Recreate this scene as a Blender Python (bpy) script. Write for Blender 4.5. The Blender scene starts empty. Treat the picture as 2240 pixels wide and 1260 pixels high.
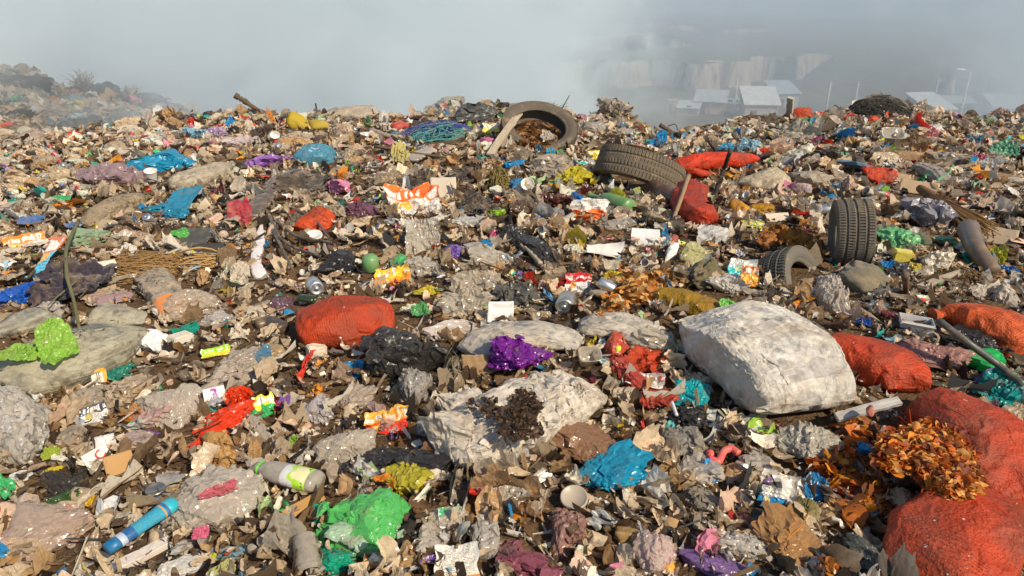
import bpy, bmesh, math, random
import numpy as np
from mathutils import Vector, Matrix
R = random.Random(7)
rs = np.random.RandomState(11)
sc = bpy.context.scene
COL = sc.collection
rad = math.radians

# ---------------------------------------------------------------- camera
EYE = np.array([0.0, 0.0, 1.7]); PITCH = rad(23); F = 1490.0
cP, sP = math.cos(PITCH), math.sin(PITCH)
cam_d = bpy.data.cameras.new("camera"); cam = bpy.data.objects.new("camera", cam_d); COL.objects.link(cam)
cam.location = EYE; cam.rotation_euler = (rad(90) - PITCH, 0, 0)
cam_d.sensor_width = 36; cam_d.lens = 36 * F / 2240; cam_d.clip_start = 0.05; cam_d.clip_end = 9000
sc.camera = cam

def ray(px, py):
    dx = (px - 1120) / F; dv = (630 - py) / F
    return np.array([dx, cP + dv * sP, -sP + dv * cP])
def project(P):
    P = np.asarray(P, float).reshape(-1, 3) - EYE
    fwd = P[:, 1] * cP - P[:, 2] * sP
    up = P[:, 1] * sP + P[:, 2] * cP
    fwd = np.maximum(fwd, 1e-3)
    return 1120 + F * P[:, 0] / fwd, 630 - F * up / fwd, fwd

# ---------------------------------------------------------------- noise
def _h(ix, iy, iz):
    n = (ix * 374761393 + iy * 668265263 + iz * 2147483647 + 144665) & 0xffffffff
    n = ((n ^ (n >> 13)) * 1274126177) & 0xffffffff
    n = ((n ^ (n >> 16)) * 2246822519) & 0xffffffff
    return ((n ^ (n >> 15)) & 0xffff) / 32767.5 - 1.0
def vn(p, f=1.0, seed=0):
    q = np.asarray(p, float) * f + seed * 17.31
    i = np.floor(q).astype(np.int64); t = q - i; t = t * t * (3 - 2 * t)
    r = 0
    for a in (0, 1):
        wa = t[..., 0] if a else 1 - t[..., 0]
        for b in (0, 1):
            wb = t[..., 1] if b else 1 - t[..., 1]
            for c in (0, 1):
                wc = t[..., 2] if c else 1 - t[..., 2]
                r = r + wa * wb * wc * _h(i[..., 0] + a, i[..., 1] + b, i[..., 2] + c)
    return r
def fbm(p, f=1.0, seed=0, o=3):
    r = 0; a = 1.0; s = 0
    for k in range(o):
        r = r + a * vn(p, f * 2 ** k, seed + k * 3); s += a; a *= .5
    return r / s
def crumple(p, rng, n=6, f=1.2, warp=.35, gain=.66, lac=1.42):
    """sharp folds of crumpled sheet: triangle waves over warped random planes"""
    s = rng.randint(0, 999)
    w = np.stack([fbm(p, f * .7, s, 2), fbm(p, f * .7, s + 7, 2), fbm(p, f * .7, s + 13, 2)], -1) * warp
    q = p + w
    r = 0; a = 1.0; tot = 0
    for k in range(n):
        d = rng.normal(size=3); d /= np.linalg.norm(d)
        x = (q @ d) * f + rng.rand() * 5
        tri = np.abs((x % 1) - .5) * 4 - 1
        m = np.clip(.55 + .9 * vn(p, f * .8, s + 31 + k), 0, 1.3)
        r = r + a * tri * m; tot += a
        a *= gain; f *= lac
    return r / tot * 1.6
def sst(a, b, x):
    t = np.clip((x - a) / (b - a), 0, 1); return t * t * (3 - 2 * t)

# ---------------------------------------------------------------- terrain height
RY = 11.3
sky_px = np.array([-900, -300, 0, 100, 180, 260, 350, 430, 520, 600, 660, 760, 860, 930, 1010, 1080, 1140, 1190, 1260, 1330, 1400, 1450, 1520, 1600, 1700, 1770, 1830, 1880, 1930, 1990, 2050, 2120, 2240, 2600, 3200])
sky_py = np.array([330, 330, 300, 285, 268, 262, 245, 240, 242, 244, 248, 240, 246, 244, 240, 232, 226, 236, 246, 258, 268, 286, 276, 262, 252, 248, 236, 222, 216, 226, 240, 244, 240, 240, 240])
_d = np.array([ray(x, y + 14) for x, y in zip(sky_px, sky_py)])
_u = _d[:, 0] / _d[:, 1]; _z = 1.7 + _d[:, 2] * RY / _d[:, 1]
MY = 23.0
m_px = np.array([-900, -200, 0, 60, 110, 200, 290, 400, 520, 700]); m_py = np.array([170, 160, 158, 162, 195, 205, 226, 242, 262, 300])
_d2 = np.array([ray(x, y) for x, y in zip(m_px, m_py)]); _u2 = _d2[:, 0] / _d2[:, 1]; _z2 = 1.7 + _d2[:, 2] * MY / _d2[:, 1]
HEAPS = []
for px, py, Y, w in ((985, 212, 16.5, 95), (1075, 216, 14.5, 70), (1345, 222, 15.5, 62), (820, 246, 17, 90)):
    d = ray(px, py); t = Y / d[1]; HEAPS.append((d[0] * t, Y, 1.7 + d[2] * t, w * t / F))
BUMPS = []   # (x, y, amount, radius): swellings of the heap under big things
def Hn(x, y):
    x = np.asarray(x, float); y = np.asarray(y, float)
    yy = np.maximum(y, .5); u = x / yy
    p = np.stack([x, y, x * 0], -1)
    zr = np.interp(u, _u, _z)
    near = zr * sst(6.0, RY, yy)
    near = near + .10 * fbm(p, .55, 3, 2) * sst(1, 3, yy) + .07 * fbm(p, 1.7, 5, 3)
    drop = np.where(yy > RY, -(yy - RY) * .55 - .02 * (yy - RY) ** 2, 0)
    z = near + np.maximum(drop, -16)
    zm = np.interp(u, _u2, _z2) - np.abs(yy - MY) * np.where(yy < MY, .16, .5) + .25 * fbm(p, .5, 9, 3)
    zm = np.where((u < -.28) & (yy > RY), zm - sst(-.36, -.28, u) * 6, -99)
    z = np.maximum(z, zm)
    for hx, hy, hz, hw in HEAPS:
        r = np.hypot((x - hx) / hw, (y - hy) / (hw * .9))
        z = np.where(yy > RY, np.maximum(z, hz - .2 - .9 * hw * r ** 2 + .05 * fbm(p, 2.5, 4, 2)), z)
    for bx, by, bh, br in BUMPS:
        z = z + bh * np.exp(-((x - bx) ** 2 + (y - by) ** 2) / br ** 2)
    # valley and quarry beyond the dump
    j = fbm(p, .045, 21, 3); j2 = fbm(p, .16, 27, 2)
    pxs = 1120 + F * u / 1.0 * .93
    jag = 26 * np.abs((j * 2.0 + .5) % 1 - .5) + 5 * j2
    v = -15.3 + .5 * j
    w1 = sst(.0, .05, u) * (1 - sst(.40, .46, u))
    w2 = sst(-.06, .0, u) * (1 - sst(.20, .27, u)); w3 = sst(.16, .2, u) * (1 - sst(.33, .37, u))
    w4 = sst(.60, .62, u) * (1 - sst(.72, .74, u))
    e1 = 136 + jag + 26 * sst(.25, .45, u)
    v = v + 5.2 * w1 * sst(0, 1.2, yy - e1) + 5.2 * (1 - w1) * sst(130, 185, yy)
    v = v + 3.4 * w2 * sst(0, 1.2, yy - (176 + .8 * jag)) + 3.4 * (1 - w2) * sst(180, 330, yy)
    v = v + 1.6 * w3 * sst(0, 1.2, yy - (236 + .6 * jag))
    v = v + 2.4 * w4 * (sst(0, 1., yy - (134 + .4 * jag)) - sst(136, 170, yy))
    v = v + 6 * sst(300, 1600, yy) + np.where(yy > 200, 3.0 * fbm(p, .004, 33, 3) * sst(200, 700, yy) * 2, 0)
    return np.where(yy > RY, np.maximum(z, v), z)
def H(x, y): return float(Hn(np.array([x]), np.array([y]))[0])
_gu = np.linspace(-1.9, 1.9, 900); _gy = np.geomspace(.6, 32, 420); _grid = []
def Hc(x, y):
    """height of the dump read from a table"""
    if not _grid:
        Y, U = np.meshgrid(_gy, _gu, indexing='ij'); _grid.append(Hn((U * (Y + .5)).ravel(), Y.ravel()).reshape(Y.shape))
    G = _grid[0]; x = np.asarray(x, float); y = np.clip(np.asarray(y, float), .61, 31.9)
    i = (np.log(y) - math.log(.6)) / (math.log(32) - math.log(.6)) * 419; j = np.clip((x / (y + .5) + 1.9) / 3.8 * 899, 0, 898.99)
    i0 = np.minimum(i.astype(int), 418); j0 = j.astype(int); a = i - i0; b = j - j0
    return (G[i0, j0] * (1 - b) + G[i0, j0 + 1] * b) * (1 - a) + (G[i0 + 1, j0] * (1 - b) + G[i0 + 1, j0 + 1] * b) * a
_T = np.concatenate([np.arange(1.2, 14, .02), np.arange(14, 31, .06)])
def at(px, py, lift=0.0):
    """point where the sight line through a pixel meets the surface raised by lift; and its depth"""
    d = ray(px, py); P = EYE + _T[:, None] * d
    g = P[:, 2] - Hc(P[:, 0], P[:, 1]) - lift
    k = np.argmax(g < 0)
    if g[k] >= 0:      # passes over the crest: stands on the crest
        k = int(np.argmin(g)); Q = EYE + _T[k] * d; Q[2] = float(Hc(Q[0], Q[1])) + lift; return Q, _T[k]
    t = _T[k]
    if k > 0 and g[k - 1] > 0: t = _T[k - 1] + (_T[k] - _T[k - 1]) * g[k - 1] / (g[k - 1] - g[k])
    return EYE + t * d, t

# ---------------------------------------------------------------- mesh helpers
def mk(name, V, Fc, mat, parent=None, smooth=True, uv=None, loc=(0, 0, 0), rot=None, link=True):
    V = np.asarray(V, float)
    me = bpy.data.meshes.new(name)
    me.from_pydata(V.tolist(), [], Fc if isinstance(Fc, list) else Fc.tolist())
    if smooth: me.polygons.foreach_set('use_smooth', [True] * len(me.polygons))
    if uv is not None:
        l = me.uv_layers.new(name='UVMap'); l.data.foreach_set('uv', np.asarray(uv, float).ravel())
    if isinstance(mat, (list, tuple)):
        for m in mat: me.materials.append(m)
    elif mat: me.materials.append(mat)
    o = bpy.data.objects.new(name, me)
    if parent: o.parent = parent
    o.location = loc
    if rot is not None: o.rotation_euler = rot
    if link: COL.objects.link(o)
    return o
def empty(name, loc, rot=(0, 0, 0)):
    o = bpy.data.objects.new(name, None); COL.objects.link(o); o.location = loc; o.rotation_euler = rot; o.empty_display_size = .1
    return o
def tag(o, label=None, cat=None, group=None, kind=None):
    if label: o['label'] = label
    if cat: o['category'] = cat
    if group: o['group'] = group
    if kind: o['kind'] = kind
    return o
def tint(o, c, c2=None, dirt=None):
    o.color = (*c, 1)
    if c2 is not None: o['second_colour'] = [float(v) for v in c2]
    if dirt is not None: o['dirt'] = float(dirt)
    return o

_ico = {}
def ico(n):
    if n not in _ico:
        bm = bmesh.new(); bmesh.ops.create_icosphere(bm, subdivisions=n, radius=1)
        V = np.array([v.co[:] for v in bm.verts]); Fc = [[v.index for v in f.verts] for f in bm.faces]; bm.free()
        _ico[n] = (V, Fc)
    return _ico[n][0].copy(), _ico[n][1]
def gridf(nu, nv, off=0, wrap=False):
    Fc = []
    for j in range(nv - 1):
        for i in range(nu if wrap else nu - 1):
            a = j * nu + i; b = j * nu + (i + 1) % nu
            Fc.append([off + a, off + b, off + b + nu, off + a + nu])
    return Fc
def boxv(sx, sy, sz, c=(0, 0, 0), off=0):
    V = np.array([[x, y, z] for z in (-1, 1) for y in (-1, 1) for x in (-1, 1)], float) * (sx / 2, sy / 2, sz / 2) + c
    Fc = [[0, 2, 3, 1], [4, 5, 7, 6], [0, 1, 5, 4], [2, 6, 7, 3], [0, 4, 6, 2], [1, 3, 7, 5]]
    return V, [[off + i for i in f] for f in Fc]
def join(parts):
    V = []; Fc = []; n = 0
    for v, f in parts:
        V.append(v); Fc += [[n + i for i in q] for q in f]; n += len(v)
    return np.concatenate(V), Fc
def roundbox(sx, sy, sz, rng, amp=.01, n=3, bev=.08):
    """dented box"""
    bm = bmesh.new(); bmesh.ops.create_cube(bm, size=1)
    bmesh.ops.scale(bm, vec=(sx, sy, sz), verts=bm.verts)
    bmesh.ops.bevel(bm, geom=bm.edges[:], offset=bev * min(sx, sy, sz), segments=2, affect='EDGES')
    bmesh.ops.subdivide_edges(bm, edges=[e for e in bm.edges if e.calc_length() > .25 * max(sx, sy, sz)], cuts=n, use_grid_fill=True)
    bmesh.ops.triangulate(bm, faces=bm.faces[:])
    V = np.array([v.co[:] for v in bm.verts]); Fc = [[v.index for v in f.verts] for f in bm.faces]; bm.free()
    s = max(sx, sy, sz)
    q = V / s
    for k in range(3): V[:, k] += amp * s * crumple(q, rng, 3, 1.1)
    return V, Fc

# filled or crumpled bag -------------------------------------------------
def blob(rng, W, D, Z, lvl=4, K=18, fold=.10, ff=1.3, tie=None, flare=.7, sharp=9, pleat=.0):
    p, Fc = ico(lvl)
    n = rng.normal(size=(K, 3)); n /= np.linalg.norm(n, axis=1)[:, None]
    d = rng.uniform(.72, 1.08, K)
    c = p @ n.T
    rk = np.where(c > .06, d / np.maximum(c, .06), 12)
    r = -np.log(np.exp(-sharp * np.minimum(rk, 4)).sum(1)) / sharp + .12
    r = r * (1 + .14 * fbm(p, 1.3, rng.randint(99), 2))
    q = p * r[:, None]
    cr = crumple(q, rng, 7, ff)
    q = q * (1 + fold * cr)[:, None]
    for k in range(3): q[:, k] += fold * .7 * crumple(q, rng, 4, ff * 1.6)
    if tie is not None:
        t = np.array(tie, float); t /= np.linalg.norm(t)
        a = np.arccos(np.clip(p @ t, -1, 1)); A = .42
        e1 = np.cross(t, [0.3, 1, .2]); e1 /= np.linalg.norm(e1); e2 = np.cross(t, e1)
        th = np.arctan2(p @ e2, p @ e1)
        s = np.clip(a / A, 0, 1)
        hb = 1.0
        hh = np.where(s < .45, hb + .30 + (.45 - s) * .9 * flare, hb + .30 - (s - .45) / .55 * .36)
        rr = np.where(s < .45, .06 + (.45 - s) * .75 * flare, .06 + ((s - .45) / .55) ** 1.6 * .40)
        rr = rr * (1 + .3 * np.cos(th * rng.randint(5, 8) + s * 3 + rng.rand() * 6) + .2 * np.cos(th * 13 + 2))
        tq = t * hh[:, None] + rr[:, None] * (np.cos(th)[:, None] * e1 + np.sin(th)[:, None] * e2)
        w = (1 - sst(.75, 1.0, a / A))[:, None]
        q = q * (1 - w) + tq * w
        pl = np.exp(-((a - A) / .5) ** 2) * (a > A * .7) * .07
        q = q + p * (pl * np.cos(th * rng.randint(11, 17) + 2 * fbm(p, 2, 5, 2)))[:, None]
    if pleat:
        th = np.arctan2(p[:, 1], p[:, 0])
        q = q + p * (pleat * np.cos(th * 15 + 3 * fbm(p, 2, 5, 2)))[:, None]
    q[:, 2] = np.where(q[:, 2] < -.35, -.35 + (q[:, 2] + .35) * .35, q[:, 2])
    return q * (W, D, Z), Fc
# crumpled piece of film, paper or cloth --------------------------------
def sheet(rng, W, D, n=18, amp=.18, f=1.1, curl=.5, torn=.18, roll=0, square=False):
    u, v = np.meshgrid(np.linspace(-1, 1, n), np.linspace(-1, 1, n)); u = u.ravel(); v = v.ravel()
    if not square:
        k = 1 / np.maximum(1, np.sqrt(u * u + v * v) / np.maximum(abs(u), abs(v)).clip(1e-6) * .62 + .38)
        u2, v2 = u * k, v * k
    else: u2, v2 = u.copy(), v.copy()
    th = np.arctan2(v, u); e = np.stack([np.cos(th), np.sin(th), 0 * th + rng.rand() * 9], -1)
    m = np.maximum(abs(u), abs(v))
    k = 1 + torn * (fbm(e, 1.6, rng.randint(99), 3)) * m * 1.7
    u2, v2 = u2 * k, v2 * k
    P = np.stack([u2, v2, 0 * u], -1)
    h = crumple(P, rng, 6, f) * amp * 1.3
    P[:, 0] += crumple(P, rng, 4, f * 1.2) * amp * .6; P[:, 1] += crumple(P + 3, rng, 4, f * 1.2) * amp * .6
    a = rng.rand() * 6.28; t = P[:, 0] * math.cos(a) + P[:, 1] * math.sin(a)
    P[:, 2] = h + curl * t * t * rng.choice([-.6, .8]) + curl * .4 * vn(P, .9, rng.randint(99))
    if roll:
        d = np.array([math.cos(a), math.sin(a)]); x = t; L = .9 / roll
        ang = x / L; nx = np.where(abs(x) > 0, L * np.sin(ang), x); nz = L * (1 - np.cos(ang))
        P[:, 0] += (nx - x) * d[0]; P[:, 1] += (nx - x) * d[1]; P[:, 2] += nz * (1 - .3 * h)
    P[:, 2] -= P[:, 2].mean()
    return P * (W, D, (W + D) / 2), gridf(n, n)
# long sack, sock, trunk: section swept along points ---------------------
def sweep(pts, wid, thk, rng, ns=48, nr=64, fold=.05, ff=2.0, sup=2.6, ends=('seam', 'seam'), long_fold=0.0, lump=.08, scale=None):
    pts = np.asarray(pts, float); n = len(pts)
    # smooth resample
    tt = np.linspace(0, n - 1, nr); P = np.zeros((nr, 3)); W = np.interp(tt, range(n), wid); T = np.interp(tt, range(n), thk)
    for j, t in enumerate(tt):
        i = min(int(t), n - 2); s = t - i
        p0 = pts[max(i - 1, 0)]; p1 = pts[i]; p2 = pts[i + 1]; p3 = pts[min(i + 2, n - 1)]
        P[j] = .5 * ((2 * p1) + (-p0 + p2) * s + (2 * p0 - 5 * p1 + 4 * p2 - p3) * s * s + (-p0 + 3 * p1 - 3 * p2 + p3) * s ** 3)
    s = np.linspace(0, 1, nr)
    for e, side in ((ends[0], 0), (ends[1], 1)):
        q = s if side == 0 else 1 - s
        if e == 'seam': W *= 1 - .12 * np.exp(-q / .05); T *= np.clip(q / .22, 0, 1) ** .55 * .97 + .03
        elif e == 'round': k = np.sqrt(np.clip(1 - (1 - np.clip(q / .16, 0, 1)) ** 2, 0.0004, 1)); W *= k; T *= k
        elif e == 'tie': k = .25 + .75 * sst(.1, .35, q); k = np.where(q < .1, .25 + (.1 - q) * 3.5, k); W *= k; T *= k
        elif e == 'open': pass
    tg = np.gradient(P, axis=0); tg /= np.linalg.norm(tg, axis=1)[:, None] + 1e-9
    up = np.array([0, 0, 1.0]); lat = np.cross(tg, up); lat /= np.linalg.norm(lat, axis=1)[:, None] + 1e-6
    nn = np.cross(lat, tg)
    ph = np.linspace(0, 2 * math.pi, ns, endpoint=False)
    c, sn = np.cos(ph), np.sin(ph)
    cc = np.sign(c) * abs(c) ** (2 / sup); ss = np.sign(sn) * abs(sn) ** (2 / sup)
    V = P[:, None] + lat[:, None] * (W[:, None] * cc)[..., None] + nn[:, None] * (T[:, None] * ss)[..., None]
    S = scale or float(np.mean(W))
    nrm = lat[:, None] * cc[None, :, None] + nn[:, None] * ss[None, :, None]
    q = V / S
    disp = lump * fbm(q, .8, rng.randint(99), 2) + fold * crumple(q, rng, 7, ff * .5)
    if long_fold:
        disp = disp + long_fold * np.cos(ph * 9 + 2.5 * fbm(q, .7, 8, 2)) * (.4 + np.exp(-s / .18) + np.exp(-(1 - s) / .18))[:, None]
    V = V + nrm * (disp * S * np.clip(T / (T.max() + 1e-9), .15, 1)[:, None])[..., None]
    Vf = V.reshape(-1, 3)
    Fc = gridf(ns, nr, wrap=True)
    L = np.concatenate([[0], np.cumsum(np.linalg.norm(np.diff(P, axis=0), axis=1))])
    C = 2 * math.pi * float(np.mean(W + T)) / 2
    uv = []
    for j in range(nr - 1):
        for i in range(ns):
            a, b = i / ns * C, (i + 1) / ns * C
            uv += [(a, L[j]), (b, L[j]), (b, L[j + 1]), (a, L[j + 1])]
    Vf = np.concatenate([Vf, [V[0].mean(0), V[-1].mean(0)]]); k = len(Vf) - 2
    for i in range(ns):
        i2 = (i + 1) % ns
        Fc.append([i2, i, k]); uv += [(0, 0)] * 3
        Fc.append([(nr - 1) * ns + i, (nr - 1) * ns + i2, k + 1]); uv += [(0, L[-1])] * 3
    return Vf, Fc, uv
def plane_cuts(V, rng, k=12, lo=.78, hi=.93, up=.5):
    """press flat panels into a bulging body, meeting in edges"""
    c = V.mean(0); Q = V - c; S = np.abs(Q).max(0) + 1e-9
    for _ in range(k):
        n = rng.normal(size=3); n[2] = abs(n[2]) + up; n /= np.linalg.norm(n)
        q = (Q / S) @ n; d = q.max() * rng.uniform(lo, hi); e = np.maximum(q - d, 0) * .93
        Q = Q - (e[:, None] * n) * S
    return Q + c
def tube(pts, r, ns=6, closed=False):
    pts = np.asarray(pts, float); n = len(pts); r = np.broadcast_to(r, (n,)).astype(float)
    tg = np.gradient(pts, axis=0); tg /= np.linalg.norm(tg, axis=1)[:, None] + 1e-9
    ref = np.array([.21, .13, 1.0]); a = np.cross(tg, ref); a /= np.linalg.norm(a, axis=1)[:, None] + 1e-6; b = np.cross(tg, a)
    ph = np.linspace(0, 2 * math.pi, ns, endpoint=False)
    V = pts[:, None] + r[:, None, None] * (np.cos(ph)[None, :, None] * a[:, None] + np.sin(ph)[None, :, None] * b[:, None])
    Fc = gridf(ns, n, wrap=True); Fc.append(list(range(ns))[::-1]); Fc.append([(n - 1) * ns + i for i in range(ns)])
    return V.reshape(-1, 3), Fc
def lathe(prof, ns=28):
    """profile of (radius, height) turned about z"""
    n = len(prof); ph = np.linspace(0, 2 * math.pi, ns, endpoint=False)
    V = np.array([[r * math.cos(a), r * math.sin(a), z] for r, z in prof for a in ph])
    return V, gridf(ns, n, wrap=True)
def rotm(rx, ry, rz):
    return np.array((Matrix.Rotation(rz, 3, 'Z') @ Matrix.Rotation(ry, 3, 'Y') @ Matrix.Rotation(rx, 3, 'X')))
def frame_to(a, b):
    """matrix whose z axis points from a to b"""
    z = Vector(b) - Vector(a); return z.to_track_quat('Z', 'Y').to_euler()
# ---------------------------------------------------------------- relaxation: slack skin settling over a body, so that it buckles into folds
_topo = {}
def topo(key, V, Fc):
    if key in _topo: return _topo[key]
    n = len(V); nb = [set() for _ in range(n)]
    for f in Fc:
        m = len(f)
        if m > 8: continue
        for i in range(m):
            a, b = f[i], f[(i + 1) % m]; nb[a].add(b); nb[b].add(a)
        if m == 4:
            nb[f[0]].add(f[2]); nb[f[2]].add(f[0]); nb[f[1]].add(f[3]); nb[f[3]].add(f[1])
    K = 8
    nb = [list(s)[:K] for s in nb]
    A = np.arange(n)[:, None].repeat(K, 1); M = np.zeros((n, K))
    for i, s in enumerate(nb):
        A[i, :len(s)] = s; M[i, :len(s)] = 1
    # vertex across each neighbour
    d1 = V[A] - V[:, None]                       # n,K,3
    c = V[A[A]] - V[A][:, :, None]               # n,K,K,3
    dot = (c * d1[:, :, None]).sum(-1) / (np.linalg.norm(c, axis=-1) + 1e-9)
    dot = np.where(M[A] > 0, dot, -9)
    j = dot.argmax(-1); A2 = np.take_along_axis(A[A], j[..., None], -1)[..., 0]
    M2 = M * (A2 != np.arange(n)[:, None]) * (dot.max(-1) > .5 * np.linalg.norm(d1, axis=-1))
    _topo[key] = (A, M, A2, M2); return _topo[key]
def vnormals(V, Fc):
    F3 = np.array([f[:3] for f in Fc if len(f) <= 4]); N = np.zeros_like(V)
    fn = np.cross(V[F3[:, 1]] - V[F3[:, 0]], V[F3[:, 2]] - V[F3[:, 0]])
    for k in range(3):
        for a in range(3): N[:, a] += np.bincount(F3[:, k], fn[:, a], len(V))
    return N / (np.linalg.norm(N, axis=1)[:, None] + 1e-12)
def wrinkle(key, V, Fc, rng, excess=1.12, iters=90, kb=.25, size=None, hmax=.25, seed_amp=.05, sf=2.2, suck=.004, two=False, aniso=None, axis=None):
    A, M, A2, M2 = topo(key, V, Fc)
    S = size or float(np.ptp(V, axis=0)[:2].mean() / 2)
    N = vnormals(V, Fc); P0 = V.copy(); q = V / S
    ex = 1 + (excess - 1) * (1 + .9 * vn(q, 1.1, rng.randint(99)))[:, None]
    if aniso is not None: q = q * aniso
    if axis is not None:
        ax = np.asarray(axis, float); ax /= np.linalg.norm(ax); q = q - .6 * np.outer(q @ ax, ax)
        dd = V[A] - V[:, None]; dd /= np.linalg.norm(dd, axis=-1)[..., None] + 1e-9; al = np.abs(dd @ ax); ex = 1 + (ex - 1) * (1.15 - .95 * al)
    p = V + N * (seed_amp * S * (crumple(q, rng, 5, sf * .5) * .7 + crumple(q, rng, 3, sf) * .5 + (0 if two else .5)))[:, None]
    L = np.linalg.norm(V[A] - V[:, None], axis=-1) * ex; L2 = np.linalg.norm(V[A2] - V[:, None], axis=-1) * (ex if ex.shape[1] > 1 else ex)
    cnt = M.sum(1)[:, None] + 1e-9; cnt2 = M2.sum(1)[:, None] + 1e-9
    for it in range(iters):
        d = p[A] - p[:, None]; l = np.sqrt((d * d).sum(-1)) + 1e-9
        c = (d * ((1 - L / l) * M)[..., None]).sum(1) / cnt
        p = p + c * .9
        if kb:
            d = p[A2] - p[:, None]; l = np.sqrt((d * d).sum(-1)) + 1e-9
            p = p + (d * ((1 - L2 / l) * M2)[..., None]).sum(1) / cnt2 * kb
        h = ((p - P0) * N).sum(1)
        if two: p = p + N * (np.clip(h, -hmax * S, hmax * S) - h - suck * S * np.tanh(h / S * 9))[:, None]
        else: p = p + N * (np.clip(h, 0, hmax * S) - h - suck * S)[:, None]
    return p
# ---------------------------------------------------------------- materials
class NT:
    def __init__(s, name):
        s.m = bpy.data.materials.new(name); s.m.use_nodes = True; s.t = s.m.node_tree; s.t.nodes.clear()
        s.out = s.n('ShaderNodeOutputMaterial')
    def n(s, ty, **kw):
        nd = s.t.nodes.new(ty)
        for k, v in kw.items():
            if k.startswith('i_'):
                nm = k[2:].replace('_', ' ')
                nd.inputs[nm if nm in nd.inputs else int(nm)].default_value = v
            else: setattr(nd, k, v)
        return nd
    def l(s, a, b): s.t.links.new(a, b)
    def pos(s, sc=1.0, stretch=None):
        g = s.n('ShaderNodeNewGeometry')
        if stretch is None and sc == 1.0: return g.outputs['Position']
        mp = s.n('ShaderNodeMapping'); s.l(g.outputs['Position'], mp.inputs['Vector']); mp.inputs['Scale'].default_value = stretch or (sc,) * 3
        return mp.outputs[0]
    def noise(s, vec, scale, detail=4, rough=.6, ty='FBM', dist=0):
        n = s.n('ShaderNodeTexNoise'); n.noise_type = ty; s.l(vec, n.inputs['Vector'])
        n.inputs['Scale'].default_value = scale; n.inputs['Detail'].default_value = detail; n.inputs['Roughness'].default_value = rough; n.inputs['Distortion'].default_value = dist
        return n.outputs[0]
    def ramp(s, fac, a, b, lo=0., hi=1.):
        r = s.n('ShaderNodeMapRange'); s.l(fac, r.inputs[0]); r.inputs[1].default_value = a; r.inputs[2].default_value = b; r.inputs[3].default_value = lo; r.inputs[4].default_value = hi
        return r.outputs[0]
    def math(s, op, a, b=None):
        m = s.n('ShaderNodeMath', operation=op)
        for i, v in enumerate((a, b)):
            if v is None: continue
            if isinstance(v, (int, float)): m.inputs[i].default_value = v
            else: s.l(v, m.inputs[i])
        return m.outputs[0]
    def mix(s, fac, a, b, mode='MIX'):
        m = s.n('ShaderNodeMix', data_type='RGBA', blend_type=mode)
        for i, v in ((0, fac), (6, a), (7, b)):
            if isinstance(v, (int, float)): m.inputs[i].default_value = v
            elif isinstance(v, (tuple, list)): m.inputs[i].default_value = (*v, 1)
            else: s.l(v, m.inputs[i])
        return m.outputs[2]
    def facets(s, vec, scale, warp=.25):
        """random flat facets meeting in sharp creases, as in crumpled sheet"""
        nz = s.n('ShaderNodeTexNoise'); s.l(vec, nz.inputs['Vector']); nz.inputs['Scale'].default_value = scale * .6; nz.inputs['Detail'].default_value = 2
        m = s.n('ShaderNodeVectorMath', operation='MULTIPLY_ADD'); s.l(nz.outputs['Color'], m.inputs[0]); m.inputs[1].default_value = (warp * 4 / scale,) * 3; s.l(vec, m.inputs[2])
        v = s.n('ShaderNodeTexVoronoi'); s.l(m.outputs[0], v.inputs['Vector']); v.inputs['Scale'].default_value = scale
        sc1 = s.n('ShaderNodeVectorMath', operation='SUBTRACT'); s.l(m.outputs[0], sc1.inputs[0]); s.l(v.outputs['Position'], sc1.inputs[1])
        c = s.n('ShaderNodeVectorMath', operation='SUBTRACT'); s.l(v.outputs['Color'], c.inputs[0]); c.inputs[1].default_value = (.5, .5, .5)
        d = s.n('ShaderNodeVectorMath', operation='DOT_PRODUCT'); s.l(sc1.outputs[0], d.inputs[0]); s.l(c.outputs[0], d.inputs[1])
        return s.math('MULTIPLY', d.outputs['Value'], scale)
    def bump(s, h, strength=.5, dist=.01, nrm=None):
        b = s.n('ShaderNodeBump'); s.l(h, b.inputs['Height']); b.inputs['Strength'].default_value = strength; b.inputs['Distance'].default_value = dist
        if nrm: s.l(nrm, b.inputs['Normal'])
        return b.outputs[0]
    def bsdf(s, col, rough=.5, spec=.5, nrm=None, coat=0, sheen=0, metal=0):
        p = s.n('ShaderNodeBsdfPrincipled')
        if isinstance(col, (tuple, list)): p.inputs['Base Color'].default_value = (*col, 1)
        else: s.l(col, p.inputs['Base Color'])
        if isinstance(rough, (int, float)): p.inputs['Roughness'].default_value = rough
        else: s.l(rough, p.inputs['Roughness'])
        p.inputs['Specular IOR Level'].default_value = spec; p.inputs['Coat Weight'].default_value = coat; p.inputs['Coat Roughness'].default_value = .25
        p.inputs['Metallic'].default_value = metal; p.inputs['Sheen Weight'].default_value = sheen
        if nrm: s.l(nrm, p.inputs['Normal'])
        return p.outputs[0]
    def mixs(s, fac, a, b):
        m = s.n('ShaderNodeMixShader')
        if isinstance(fac, (int, float)): m.inputs[0].default_value = fac
        else: s.l(fac, m.inputs[0])
        s.l(a, m.inputs[1]); s.l(b, m.inputs[2]); return m.outputs[0]
    def fin(s, sh): s.l(sh, s.out.inputs['Surface']); return s.m
    def objcol(s, attr=False):
        if attr:
            a = s.n('ShaderNodeAttribute', attribute_name='Col'); return a.outputs['Color']
        return s.n('ShaderNodeObjectInfo').outputs['Color']
    def second(s):
        return s.n('ShaderNodeAttribute', attribute_type='OBJECT', attribute_name='second_colour').outputs['Color']
DIRT = (.115, .072, .04); DIRT2 = (.36, .25, .145)
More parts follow.
